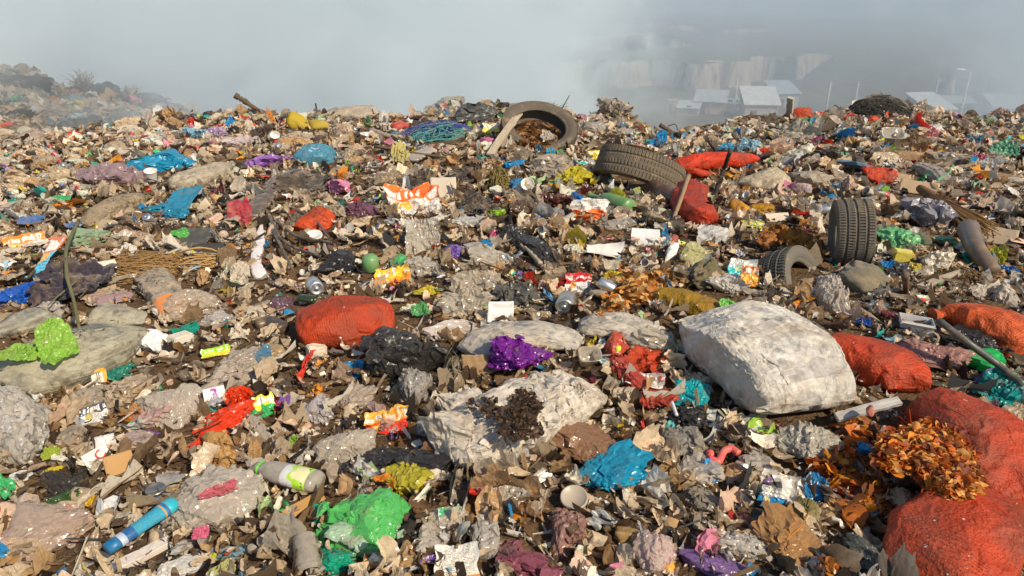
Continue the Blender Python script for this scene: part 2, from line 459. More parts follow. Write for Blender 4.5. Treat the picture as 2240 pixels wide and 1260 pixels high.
def dirty(nt, col, P, amount=.5, scale=9.0):
    n1 = nt.noise(P, scale, 5, .65); n2 = nt.noise(P, scale * 5.5, 4, .7)
    f = nt.math('MULTIPLY', nt.ramp(n1, .66 - amount * .3, .84 - amount * .2), .65)
    col = nt.mix(nt.math('MULTIPLY', nt.ramp(n2, .35, .8), .3 * amount), col, DIRT2)
    col = nt.mix(f, col, DIRT2)
    sp = nt.ramp(n2, .66 - .06 * amount, .72)
    n3 = nt.noise(P, scale * .4, 2, .5)
    return nt.mix(nt.math('MULTIPLY', sp, nt.ramp(n3, .42, .65, .0, .8)), col, DIRT)
def M_film(name, attr=False, gloss=.25, trans=.32, amount=.4, bump=.75):
    t = NT(name); P = t.pos(); c = dirty(t, t.objcol(attr), P, amount)
    w = t.noise(P, 17, 4, .55, 'RIDGED_MULTIFRACTAL', 1.1); w2 = t.noise(P, 60, 2, .5)
    h = t.math('ADD', t.math('MULTIPLY', w, .7), t.math('MULTIPLY', w2, .2)); h = t.math('ADD', h, t.math('ADD', t.math('MULTIPLY', t.facets(P, 17, .15), 1.2), t.math('ADD', t.math('MULTIPLY', t.facets(P, 42, .15), .6), t.math('MULTIPLY', t.facets(P, 95, .15), .12))))
    nr = t.bump(h, bump, .014)
    s = t.bsdf(c, gloss, .55, nr)
    tr = t.n('ShaderNodeBsdfTranslucent'); t.l(c, tr.inputs[0]); t.l(nr, tr.inputs['Normal'])
    return t.fin(t.mixs(trans, s, tr.outputs[0]))
def M_clear(name, attr=False, op=.5, white=1.0):
    t = NT(name); P = t.pos(); c = dirty(t, t.objcol(attr), P, .2)
    h = t.math('ADD', t.math('MULTIPLY', t.facets(P, 15, .18), 1.1), t.math('ADD', t.math('MULTIPLY', t.facets(P, 42, .15), .7), t.math('MULTIPLY', t.facets(P, 95, .15), .12)))
    nr = t.bump(h, .9, .014)
    c = t.mix(.75, c, (1.12, .98, .80), 'MULTIPLY')
    s = t.bsdf(t.mix(.28 * white, c, (1.0, .90, .74)), .45, .4, nr)
    tl = t.n('ShaderNodeBsdfTranslucent'); t.l(t.mix(.2 * white, c, (1.0, .93, .82)), tl.inputs[0]); t.l(nr, tl.inputs['Normal'])
    s = t.mixs(.25, s, tl.outputs[0])
    tp = t.n('ShaderNodeBsdfTransparent'); t.l(t.mix(.7, t.objcol(attr), (1, 1, 1)), tp.inputs[0])
    lw = t.n('ShaderNodeLayerWeight'); lw.inputs[0].default_value = .4; t.l(nr, lw.inputs['Normal'])
    f = t.ramp(t.math('ADD', t.math('MULTIPLY', lw.outputs['Facing'], .8), t.math('MULTIPLY', t.noise(P, 9, 3, .5), .5)), .15, .85, op, min(.985, op * 1.5))
    b = t.mixs(f, tp.outputs[0], s)
    g = t.n('ShaderNodeBsdfGlossy'); g.inputs['Roughness'].default_value = .16; t.l(nr, g.inputs['Normal'])
    fr = t.n('ShaderNodeFresnel'); fr.inputs[0].default_value = 1.55; t.l(nr, fr.inputs['Normal'])
    return t.fin(t.mixs(t.math('MINIMUM', t.math('MULTIPLY', fr.outputs[0], .85), .6), b, g.outputs[0]))
def M_cloth(name, attr=False, amount=.6):
    t = NT(name); P = t.pos(); c = dirty(t, t.objcol(attr), P, amount)
    w = t.noise(P, 18, 4, .6); w2 = t.noise(P, 260, 2, .6)
    nr = t.bump(t.math('ADD', w, t.math('MULTIPLY', w2, .25)), .6, .01)
    return t.fin(t.bsdf(c, .92, .15, nr, sheen=.25))
def M_woven(name, amount=.5):
    """woven polypropylene sack"""
    t = NT(name); P = t.pos(); c = dirty(t, t.objcol(), P, amount, 5.5)
    uv = t.n('ShaderNodeUVMap').outputs[0]
    mp = t.n('ShaderNodeMapping'); t.l(uv, mp.inputs[0]); mp.inputs['Scale'].default_value = (14, 2.2, 1)
    st = t.noise(mp.outputs[0], 1.6, 5, .7)
    c = t.mix(t.ramp(st, .50, .8, 0, .3), c, (.26, .20, .14))
    w = t.n('ShaderNodeTexWave'); t.l(uv, w.inputs[0]); w.inputs['Scale'].default_value = 90; w.inputs['Distortion'].default_value = 1.2
    cr = t.noise(P, 16, 6, .65, 'RIDGED_MULTIFRACTAL', .6)
    cr2 = t.noise(P, 8, 4, .5, 'RIDGED_MULTIFRACTAL', 1.6)
    h = t.math('ADD', t.math('MULTIPLY', cr, .3), t.math('ADD', t.math('MULTIPLY', t.facets(P, 5.5, .14), 3.2), t.math('ADD', t.math('MULTIPLY', t.facets(P, 13, .14), 1.6), t.math('MULTIPLY', t.facets(P, 34, .15), .6))))
    h = t.math('ADD', h, t.math('MULTIPLY', st, .6))
    c = t.mix(t.ramp(cr2, .22, .05, 0, .35), c, (.30, .24, .17))
    return t.fin(t.bsdf(c, .6, .35, t.bump(h, .95, .026)))
def M_net(name):
    """knitted raffia net sack: dark gaps between threads"""
    t = NT(name); P = t.pos(); c0 = t.objcol()
    c = t.mix(t.ramp(t.noise(P, 6, 4, .6), .35, .7), c0, t.mix(.45, c0, (.02, .008, .004)))
    uv = t.n('ShaderNodeUVMap').outputs[0]
    d = t.n('ShaderNodeVectorMath', operation='ADD'); t.l(uv, d.inputs[0])
    nz = t.n('ShaderNodeTexNoise'); t.l(P, nz.inputs['Vector']); nz.inputs['Scale'].default_value = 7
    sc_ = t.n('ShaderNodeVectorMath', operation='SCALE'); t.l(nz.outputs['Color'], sc_.inputs[0]); sc_.inputs['Scale'].default_value = .06
    t.l(sc_.outputs[0], d.inputs[1])
    sep = t.n('ShaderNodeSeparateXYZ'); t.l(d.outputs[0], sep.inputs[0])
    a = t.math('SINE', t.math('MULTIPLY', sep.outputs[1], 2 * math.pi / .0125)); b = t.math('SINE', t.math('MULTIPLY', sep.outputs[0], 2 * math.pi / .0105))
    a1 = t.ramp(a, -1, 1); b1 = t.ramp(b, -1, 1)
    hole = t.math('MULTIPLY', t.ramp(a1, .45, .05), t.ramp(b1, .8, .2, .35, 1))
    c = t.mix(t.math('MULTIPLY', hole, t.ramp(t.noise(P, 5, 3, .6), .35, .65, .35, .85)), c, (.06, .014, .006))
    c = t.mix(t.ramp(t.noise(P, 3.2, 4, .65), .45, .68, 0, .7), c, (.17, .055, .03))
    c = t.mix(t.ramp(t.noise(P, 30, 4, .7), .62, .78, 0, .75), c, (.14, .08, .045))
    spk = t.ramp(t.noise(P, 38, 2, .5), .735, .75); spk = t.math('MULTIPLY', spk, t.ramp(t.noise(P, 4, 2, .5), .45, .6))
    c = t.mix(spk, c, (.75, .68, .6))
    h = t.math('ADD', t.math('ADD', t.math('MULTIPLY', t.noise(P, 90, 2, .6), .8), t.math('MULTIPLY', t.facets(P, 8, .2), 2.2)), t.math('MULTIPLY', t.noise(P, 13, 4, .6, 'RIDGED_MULTIFRACTAL', .8), 2.4))
    return t.fin(t.bsdf(c, .6, .3, t.bump(h, .8, .012)))
def M_simple(name, attr=False, rough=.7, spec=.3, amount=.5, bump=.5, bs=40, metal=0, c1=None):
    t = NT(name); P = t.pos(); c = dirty(t, c1 or t.objcol(attr), P, amount)
    if c1: c = dirty(t, t.mix(0, c1, c1), P, amount)
    return t.fin(t.bsdf(c, rough, spec, t.bump(t.noise(P, bs, 5, .6), bump, .008), metal=metal))
def M_print(name, attr=False, page=False):
    """printed wrapper: colour bands, big letter shapes and rows of small print laid out over the piece"""
    t = NT(name); P = t.pos(); c = t.objcol(attr)
    if attr:
        v = t.n('ShaderNodeTexVoronoi'); t.l(P, v.inputs['Vector']); v.inputs['Scale'].default_value = 24
        sp = t.n('ShaderNodeSeparateColor'); t.l(v.outputs['Color'], sp.inputs[0])
        c = t.mix(t.ramp(sp.outputs[0], .6, .62), c, (.6, .55, .5)); c = t.mix(t.ramp(sp.outputs[1], .85, .86), c, (.1, .1, .15))
    else:
        uv = t.n('ShaderNodeUVMap').outputs[0]; sp = t.n('ShaderNodeSeparateXYZ'); t.l(uv, sp.inputs[0]); u, v = sp.outputs[0], sp.outputs[1]
        rnd = t.n('ShaderNodeObjectInfo').outputs['Random']
        def noise1(x, y, k):
            cb = t.n('ShaderNodeCombineXYZ')
            for a, b in ((0, x), (1, y), (2, t.math('MULTIPLY', rnd, 31.0 + k))):
                if isinstance(b, (int, float)): cb.inputs[a].default_value = b
                else: t.l(b, cb.inputs[a])
            return t.noise(cb.outputs[0], 1.0, 1, .5)
        rows = 26 if page else 15
        row = t.math('FLOOR', t.math('MULTIPLY', v, rows)); fr = t.math('FRACT', t.math('MULTIPLY', v, rows))
        word = t.ramp(noise1(t.math('MULTIPLY', u, 34), t.math('MULTIPLY', row, 7.3), 1), .47, .50)
        txt = t.math('MULTIPLY', word, t.ramp(t.math('ABSOLUTE', t.math('SUBTRACT', fr, .5)), .28, .22))
        inset = t.math('MULTIPLY', t.ramp(t.math('ABSOLUTE', t.math('SUBTRACT', u, .5)), .42, .41), t.ramp(v, .06, .07))
        if page:
            c = t.mix(t.math('MULTIPLY', t.math('MULTIPLY', txt, inset), .75), c, (.12, .11, .10))
            c = t.mix(t.ramp(t.math('ABSOLUTE', t.math('SUBTRACT', v, .08)), .035, .03), c, (.62, .26, .04))
        else:
            c2 = t.second()
            wob = t.math('MULTIPLY', t.math('SUBTRACT', noise1(t.math('MULTIPLY', u, 3), t.math('MULTIPLY', v, 3), 5), .5), .5)
            vb = t.math('ADD', v, wob)
            c = t.mix(t.ramp(vb, .54, .55), c, c2)
            big = t.math('MULTIPLY', t.ramp(noise1(t.math('MULTIPLY', u, 13), 3.3, 9), .47, .49), t.ramp(t.math('ABSOLUTE', t.math('SUBTRACT', vb, .74)), .11, .10))
            c = t.mix(big, c, (.78, .74, .66))
            low = t.ramp(v, .42, .41)
            c = t.mix(t.math('MULTIPLY', t.math('MULTIPLY', t.math('MULTIPLY', txt, inset), low), .7), c, (.09, .08, .10))
            cx = t.math('POWER', t.math('SUBTRACT', u, .30), 2.0); cy = t.math('POWER', t.math('SUBTRACT', vb, .40), 2.0)
            c = t.mix(t.ramp(t.math('ADD', cx, cy), .020, .017), c, t.mix(.5, c2, (.85, .7, .1)))
    c = dirty(t, c, P, .3)
    w = t.math('ADD', t.noise(P, 22, 4, .6, 'RIDGED_MULTIFRACTAL', .8), t.facets(P, 24))
    return t.fin(t.bsdf(c, .85 if page else .24, .2 if page else .6, t.bump(w, .5, .008)))
def M_weathered_wood(name):
    t = NT(name); P = t.pos(); c = t.objcol()
    tc = t.n('ShaderNodeTexCoord'); mp = t.n('ShaderNodeMapping'); t.l(tc.outputs['Object'], mp.inputs[0]); mp.inputs['Scale'].default_value = (60, 60, 4)
    g = t.noise(mp.outputs[0], 1.5, 5, .7)
    c = t.mix(t.ramp(g, .35, .7), t.mix(.55, c, (.05, .035, .02)), c)
    return t.fin(t.bsdf(dirty(t, c, P, .35), .85, .2, t.bump(g, .7, .006)))
def M_leafy(name, attr=True, tr=.35):
    t = NT(name); P = t.pos(); c = t.objcol(attr)
    c = t.mix(t.ramp(t.noise(P, 60, 3, .6), .5, .75, 0, .5), c, (.06, .03, .012))
    s = t.bsdf(c, .5, .4, t.bump(t.noise(P, 80, 3, .6), .5, .004))
    tl = t.n('ShaderNodeBsdfTranslucent'); t.l(c, tl.inputs[0])
    return t.fin(t.mixs(tr, s, tl.outputs[0]))
def M_soil():
    t = NT('dump soil'); P = t.pos()
    n = t.noise(P, 7, 6, .7); n2 = t.noise(P, 45, 5, .7); v = t.n('ShaderNodeTexVoronoi'); t.l(P, v.inputs['Vector']); v.inputs['Scale'].default_value = 55
    c = t.mix(t.ramp(n, .3, .7), (.07, .042, .022), (.24, .145, .075))
    c = t.mix(t.ramp(n2, .55, .75), c, (.32, .22, .13))
    c = t.mix(t.ramp(n2, .30, .22), c, (.012, .008, .005))
    h = t.math('ADD', t.math('MULTIPLY', v.outputs['Distance'], .3), t.math('ADD', n2, n))
    return t.fin(t.bsdf(c, .9, .2, t.bump(h, 1., .03)))
def M_valley():
    t = NT('valley ground'); P = t.pos()
    g = t.n('ShaderNodeNewGeometry'); sp = t.n('ShaderNodeSeparateXYZ'); t.l(g.outputs['True Normal'], sp.inputs[0])
    steep = t.ramp(sp.outputs[2], .8, .55)
    st = t.pos(1, (.02, .004, .02)); big = t.noise(st, 1, 5, .6); fine = t.noise(P, .35, 5, .65)
    c = t.mix(t.ramp(big, .35, .65), (.15, .115, .075), (.24, .20, .13))
    c = t.mix(t.ramp(fine, .4, .7), c, (.11, .10, .06))
    vs = t.noise(t.pos(1, (.6, .6, .08)), 1, 4, .6)
    rock = t.mix(t.ramp(vs, .35, .65), (.34, .27, .20), (.52, .43, .33))
    rock = t.mix(t.ramp(t.noise(t.pos(1, (.09, .09, .05)), 1, 4, .6), .50, .56), rock, (.05, .065, .06))
    c = t.mix(steep, c, rock)
    return t.fin(t.bsdf(c, .95, .1, t.bump(vs, .6, .6)))
MAT = dict(
    film=M_film('plastic film'), film_s=M_film('plastic film scraps', True, amount=.45),
    blackfilm=M_film('black plastic film', gloss=.34, trans=.02, amount=.15),
    clear=M_clear('clear plastic film', op=.5), clear_s=M_clear('clear film scraps', True, .7), green=M_clear('green film', op=.62, white=.1),
    cloth=M_cloth('cloth'), cloth_s=M_cloth('cloth scraps', True),
    woven=M_woven('woven sack', .55), khaki=M_woven('worn sack', .25), net=M_net('net sack'),
    paper=M_simple('paper', rough=.8, amount=.3, bump=.4, bs=18), paper_s=M_simple('paper scraps', True, rough=.8, amount=.5, bump=.5),
    rigid=M_simple('rigid plastic', rough=.4, spec=.45, amount=.6, bump=.12, bs=15),
    cardboard=M_simple('cardboard', rough=.85, spec=.2, amount=.4, bump=.4, bs=25),
    rubber=M_simple('rubber', rough=.8, spec=.25, amount=.42, bump=.4, bs=60),
    foam=M_simple('foam', rough=.95, spec=.05, amount=.5, bump=.8, bs=50),
    metal=M_simple('dull metal', rough=.35, spec=.5, amount=.2, bump=.1, metal=.85),
    printed=M_print('printed wrapper'), print_s=M_print('printed scraps', True),
    page=M_print('printed page', page=True),
    wood=M_weathered_wood('weathered wood'), leaf=M_leafy('dry leaves'), leaf1=M_leafy('leaf', False, .2),
    soil=M_soil(), valley=M_valley(), twig=M_simple('twigs', rough=.85, spec=.15, amount=.3),
)
# ---------------------------------------------------------------- light
world = bpy.data.worlds.new("World"); sc.world = world; world.use_nodes = True
wt = world.node_tree; wt.nodes.clear()
sky = wt.nodes.new('ShaderNodeTexSky'); sky.sky_type = 'NISHITA'; sky.sun_disc = False
SUN_EL, SUN_ROT = rad(41), rad(134)
sky.sun_elevation = SUN_EL; sky.sun_rotation = SUN_ROT; sky.air_density = 1.0; sky.dust_density = 0.6
bg = wt.nodes.new('ShaderNodeBackground'); bg.inputs[1].default_value = 0.13
wo = wt.nodes.new('ShaderNodeOutputWorld'); wt.links.new(sky.outputs[0], bg.inputs[0]); wt.links.new(bg.outputs[0], wo.inputs[0])
sd = bpy.data.lights.new('sun', 'SUN'); sd.energy = 5.0; sd.angle = rad(.5); sd.color = (1, .87, .66)
sun = bpy.data.objects.new('sun', sd); COL.objects.link(sun)
S = Vector((math.sin(SUN_ROT) * math.cos(SUN_EL), math.cos(SUN_ROT) * math.cos(SUN_EL), math.sin(SUN_EL)))
sun.rotation_euler = S.to_track_quat('Z', 'Y').to_euler()
sc.view_settings.view_transform = 'Standard'; sc.view_settings.look = 'None'; sc.view_settings.exposure = 0
sc.cycles.max_bounces = 6; sc.cycles.diffuse_bounces = 3; sc.cycles.glossy_bounces = 2; sc.cycles.transmission_bounces = 2
sc.cycles.transparent_max_bounces = 10; sc.cycles.volume_bounces = 3
sc.cycles.volume_step_rate = 3.0; sc.cycles.volume_max_steps = 128
sc.cycles.use_denoising = True; sc.cycles.use_adaptive_sampling = True; sc.cycles.adaptive_threshold = .02
sc.render.use_persistent_data = False; sc.cycles.sample_clamp_indirect = 4
sc.cycles.caustics_reflective = False; sc.cycles.caustics_refractive = False

# ---------------------------------------------------------------- ground, valley
BUMPS += []
def ground_sheet(name, ys, us, off, mat, dz=0):
    Y, U = np.meshgrid(ys, us, indexing='ij'); X = U * (Y + off)
    Z = Hn(X.ravel(), Y.ravel()) + dz
    V = np.stack([X.ravel(), Y.ravel(), Z], -1)
    o = mk(name, V, gridf(len(us), len(ys)), mat); tag(o, kind='structure'); return o
def build_ground():
    ys = np.concatenate([np.linspace(-3, 1, 30), np.geomspace(1.03, 13, 330), np.linspace(13.05, 30, 130), np.geomspace(30.3, 100, 40)])
    us = np.linspace(-1.7, 1.7, 420)
    ground_sheet('ground', ys, us, 3.0, MAT['soil'])
    ys = np.concatenate([np.linspace(97, 128, 16), np.arange(128.4, 215, .45), np.arange(215, 290, 1.0), np.geomspace(292, 6000, 70)])
    us = np.concatenate([np.linspace(-2, -.12, 90), np.arange(-.118, .80, .0021), np.linspace(.81, 2, 60)])
    ground_sheet('valley_terrain', ys, us, 0.0, MAT['valley'], .05)

# ---------------------------------------------------------------- smoke and haze (real volumes)
def volume_box(name, lo, hi, mat, label):
    lo, hi = np.array(lo, float), np.array(hi, float)
    V, Fc = boxv(*(hi - lo), c=(0, 0, 0))
    o = mk(name, V, Fc, mat, smooth=False, loc=tuple((lo + hi) / 2)); tag(o, label, 'smoke' if name == 'smoke' else 'haze', kind='stuff'); return o
def build_smoke():
    t = NT('smoke volume'); P = t.pos()
    g = t.n('ShaderNodeNewGeometry'); sp = t.n('ShaderNodeSeparateXYZ'); t.l(P, sp.inputs[0])
    u = t.math('DIVIDE', sp.outputs[0], sp.outputs[1])
    wob = t.math('SUBTRACT', t.noise(t.pos(1, (.20, .12, .26)), 1, 5, .62, dist=.8), .5)
    un = t.math('ADD', u, t.math('MULTIPLY', wob, 1.1))
    core = t.math('MULTIPLY', t.ramp(un, .16, -.12), t.ramp(u, -.66, -.40, .30, 1))
    edge = t.math('MULTIPLY', t.ramp(un, .60, .85), .45)
    m = t.math('MAXIMUM', t.math('MAXIMUM', core, edge), .02)
    n = t.ramp(t.noise(t.pos(1, (.30, .2, .42)), 1, 6, .70, dist=1.2), .40, .60, .05, 1.7)
    yb = t.ramp(sp.outputs[1], 12.5, 17, .12, 1)
    zb = t.ramp(sp.outputs[2], 9, 3)
    d = t.math('MULTIPLY', t.math('MULTIPLY', m, n), t.math('MULTIPLY', yb, zb))
    d = t.math('MULTIPLY', d, .19)
    v = t.n('ShaderNodeVolumePrincipled'); v.inputs['Color'].default_value = (.76, .855, .92, 1); v.inputs['Anisotropy'].default_value = -.2
    t.l(d, v.inputs['Density']); t.l(v.outputs[0], t.out.inputs['Volume'])
    volume_box('smoke', (-46, 12.2, -16), (46, 58, 9), t.m, 'thick grey white smoke drifting up behind the crest of the dump')
    t = NT('haze volume')
    v = t.n('ShaderNodeVolumePrincipled'); v.inputs['Color'].default_value = (.72, .84, .96, 1); v.inputs['Density'].default_value = .0078; v.inputs['Anisotropy'].default_value = -.3
    t.l(v.outputs[0], t.out.inputs['Volume'])
    volume_box('haze', (-900, 59, -30), (900, 1500, 60), t.m, 'pale blue grey haze hanging over the quarry and valley')

# ---------------------------------------------------------------- village behind the dump
def solid(name, sx, sy, sz, c, mat, parent, col, rot=0):
    V, Fc = boxv(sx, sy, sz, c); o = mk(name, V, Fc, mat, parent, smooth=False); tint(o, col, dirt=.3); return o
def plain(name, rough=.9):
    t = NT(name); P = t.pos(); c = t.objcol(); c = t.mix(t.ramp(t.noise(P, 1.5, 4, .6), .35, .7, 0, .35), c, (.2, .16, .12))
    return t.fin(t.bsdf(c, rough, .2))
def shed(px, py, Y, w, h, dep, rise, label, wall=(.5, .38, .28), roofc=(.5, .52, .52), yaw=-.35, door=True, win=0, openf=False):
    d = ray(px, py); t = Y / d[1]; P = EYE + d * t; gz = H(P[0], P[1])
    r = empty('shed', (P[0], P[1], gz), (0, 0, yaw)); tag(r, label, 'shed', 'sheds in the valley beyond the dump')
    solid('wall', w, dep, h, (0, 0, h / 2 - .3), PL, r, wall)
    V = np.array([[-w / 2 - .3, -dep / 2 - .4, h - .25], [w / 2 + .3, -dep / 2 - .4, h - .25], [w / 2 + .3, dep / 2 + .3, h + rise], [-w / 2 - .3, dep / 2 + .3, h + rise]])
    V = np.concatenate([V, V - [0, 0, .12]]); Fc = [[0, 1, 2, 3], [7, 6, 5, 4], [0, 4, 5, 1], [1, 5, 6, 2], [2, 6, 7, 3], [3, 7, 4, 0]]
    tint(mk('roof', V, Fc, PL, r, smooth=False), roofc)
    Vg = np.array([[s * w / 2, y, z] for s in (-1, 1) for y, z in ((-dep / 2, h - .32), (dep / 2, h - .32), (dep / 2, h + rise - .15))])
    tint(mk('gable', Vg, [[0, 1, 2], [3, 5, 4], [0, 3, 4, 1], [1, 4, 5, 2]], PL, r, smooth=False), (.25, .22, .2))
    if door:
        f = solid('door', .9, .06, 1.7, (-w * .22, -dep / 2 - .02, .85 - .3), PL, r, (.12, .11, .1)); solid('handle', .1, .05, .1, (-w * .22 + .3, -dep / 2 - .07, .6), PL, f, (.5, .5, .5))
    for k in range(win): solid('window', .8, .06, .6, (w * (.05 + .28 * k), -dep / 2 - .02, 1.25), PL, r, (.08, .1, .12))
    return r
PL = plain('plaster and sheet roofing')
def village():
    shed(1553, 240, 113, 4.6, 2.3, 4.2, 1.1, 'beige shed with slanted grey roof between the small hut and the braced pole', wall=(.62, .46, .34))
    shed(1506, 243, 111, 3.2, 1.5, 2.6, .5, 'lowest small hut with flat grey roof beside the outhouse', wall=(.5, .42, .34), door=False, win=1)
    shed(1658, 240, 108, 4.9, 2.6, 4.4, 1.9, 'tallest pale shed with a steep bright sheet roof', wall=(.5, .4, .33), roofc=(.66, .68, .66), yaw=-.1)
    shed(1706, 226, 122, 4.4, 2.6, 4.0, 1.5, 'blue grey shed tucked behind the steep roofed shed', wall=(.45, .44, .42), roofc=(.4, .46, .5), yaw=.2, win=1)
    shed(1594, 240, 118, 3.6, 1.3, 1.6, .2, 'long low outbuilding beside the beige shed', wall=(.55, .5, .44), door=False, win=2)
    shed(2035, 230, 105, 4.6, 2.4, 4.6, 1.6, 'hazy shed with wide pale roof below the sandy bank', wall=(.3, .3, .3), roofc=(.6, .63, .63), yaw=.25, win=1)
    shed(2092, 226, 110, 4.2, 2.4, 3, .5, 'hazy white building behind the street lamp', wall=(.62, .6, .55), yaw=-.1, win=2, door=False)
    shed(2215, 226, 104, 6.4, 2.6, 4, 1.2, 'faint pale shed fading into smoke at the edge of the valley', wall=(.45, .42, .4), roofc=(.6, .62, .62), yaw=-.15)
    d = ray(1468, 243); P = EYE + d * (112 / d[1]); r = empty('outhouse', (P[0], P[1], H(P[0], P[1])), (0, 0, -.3)); tag(r, 'tiny orange beige outhouse standing alone in the valley', 'outhouse')
    solid('wall', 1.2, 1.2, 2.1, (0, 0, 1), PL, r, (.6, .38, .25)); solid('roof', 1.5, 1.6, .12, (0, 0, 2.12), PL, r, (.5, .5, .5)); solid('door', .6, .05, 1.5, (-.1, -.63, .85), PL, r, (.1, .1, .1))
    def pole(px, ytop, ybot, Y, lab, brace=False, lamp=False, grp='poles in the valley'):
        d = ray(px, ybot); P = EYE + d * (Y / d[1]); gz = H(P[0], P[1]); e = ray(px, ytop); h = (EYE + e * (Y / e[1]))[2] - gz
        r = empty('street_lamp' if lamp else 'utility_pole', (P[0], P[1], gz)); tag(r, lab, 'street lamp' if lamp else 'pole', None if lamp else grp)
        V, Fc = tube([(0, 0, -.5), (0, 0, h)], [.14, .09], 8); tint(mk('pole', V, Fc, PL, r), (.6, .6, .58))
        if brace: V, Fc = tube([(1.5, 0, h * .0 - .2), (.05, 0, h * .62)], .09, 6); tint(mk('brace', V, Fc, PL, r), (.6, .6, .58))
        if lamp:
            V, Fc = tube([(0, 0, h), (-.5, 0, h + .25), (-1.2, 0, h + .3)], .05, 6); tint(mk('arm', V, Fc, PL, r), (.6, .6, .58))
            p, fc = ico(2); p = p * (.62, .25, .14) + (-1.3, 0, h + .3); tint(mk('lamp_head', p, fc, PL, r), (.9, .9, .88))
        else:
            V, Fc = tube([(-.5, 0, h - .5), (.5, 0, h - .5)], .05, 5); tint(mk('cross_arm', V, Fc, PL, r), (.5, .5, .48))
    pole(1606, 173, 240, 108, 'utility pole with a slanting brace beside the steep roofed shed', True)
    pole(1808, 178, 235, 102, 'thin leaning pole standing alone in front of the bare slope')
    pole(1868, 178, 235, 108, 'faint braced pole above the dark net covered crest', True)
    pole(2042, 170, 225, 112, 'thin pole rising behind the hazy wide roofed shed')
    pole(2102, 158, 245, 84, 'tall street lamp with a single arm in front of the sandy bank', lamp=True)
    # bird
    d = ray(1132, 84); P = EYE + d * 60
    V, Fc = ico(2); V = V * (.16, .07, .06); w = []
    for s in (-1, 1):
        a = np.array([[-.06, 0, 0], [.09, 0, 0], [.04, s * .26, .14], [-.05, s * .26, .14], [-.12, s * .55, .05]]); w.append((a, [[0, 1, 2, 3], [3, 2, 4]]))
    V, Fc = join([(V, Fc)] + w); o = mk('bird', V, Fc, MAT['rubber'], loc=P, rot=(.3, .2, .7)); tint(o, (.03, .03, .03)); tag(o, 'small dark bird flying through the smoke', 'bird')
# ---------------------------------------------------------------- colours
W=(.74,.71,.66); BG=(.55,.45,.34); GY=(.40,.37,.33); LG=(.60,.57,.52); BR=(.17,.10,.055); TN=(.42,.27,.14); BK=(.018,.017,.016); DG=(.075,.07,.062)
RD=(.72,.03,.015); OR=(.85,.26,.02); NR=(.55,.055,.011); CR=(.40,.008,.03); MR=(.25,.06,.08); PK=(.75,.16,.36); LP=(.66,.43,.38); YL=(.80,.66,.03)
MU=(.50,.33,.02); OL=(.20,.18,.07); GN=(.05,.55,.13); LM=(.36,.72,.05); PG=(.45,.62,.33); TE=(.0,.33,.27); DN=(.025,.10,.04); BL=(.01,.15,.62)
SB=(.02,.33,.64); LB=(.28,.55,.72); CY=(.02,.52,.66); NV=(.018,.02,.06); PU=(.15,.006,.21); LV=(.55,.47,.68); VI=(.34,.14,.56); TB=(.34,.24,.15); KH=(.34,.31,.21); CO=(.85,.10,.10)
KEEP = []   # picture footprints of the things already placed: (px, py, half width, half height)
MARKS = []  # (x, y, phrase)
seedn = [100]; FLAT = ('film', 'clear', 'green', 'blackfilm', 'printed', 'woven', 'paper')
def rng_(s=None):
    seedn[0] += 1; return np.random.RandomState(seedn[0] if s is None else s)
def dep_at(py): return PITCH - math.atan((630 - py) / F)
def reg(px, py, w, h, P=None, ref=None, k=.5):
    KEEP.append((px, py, w * k, h * k))
    if ref is not None and P is not None: MARKS.append((P[0], P[1], ref))
def azim(P): return -math.atan2(P[0], P[1])
STY = dict(
    B=dict(name='plastic_bag', cat='plastic bag', mat='film', fold=.075, K=20, ff=1.2, k=1.4),
    L=dict(name='plastic_bag', cat='plastic bag', mat='film', fold=.19, K=12, ff=1.35, k=1.6),
    C=dict(name='clear_bag', cat='clear bag', mat='clear', fold=.16, K=14, ff=1.3, k=1.5),
    X=dict(name='lump', cat='lump', mat='foam', fold=.10, K=14, ff=1.3, k=1.2))
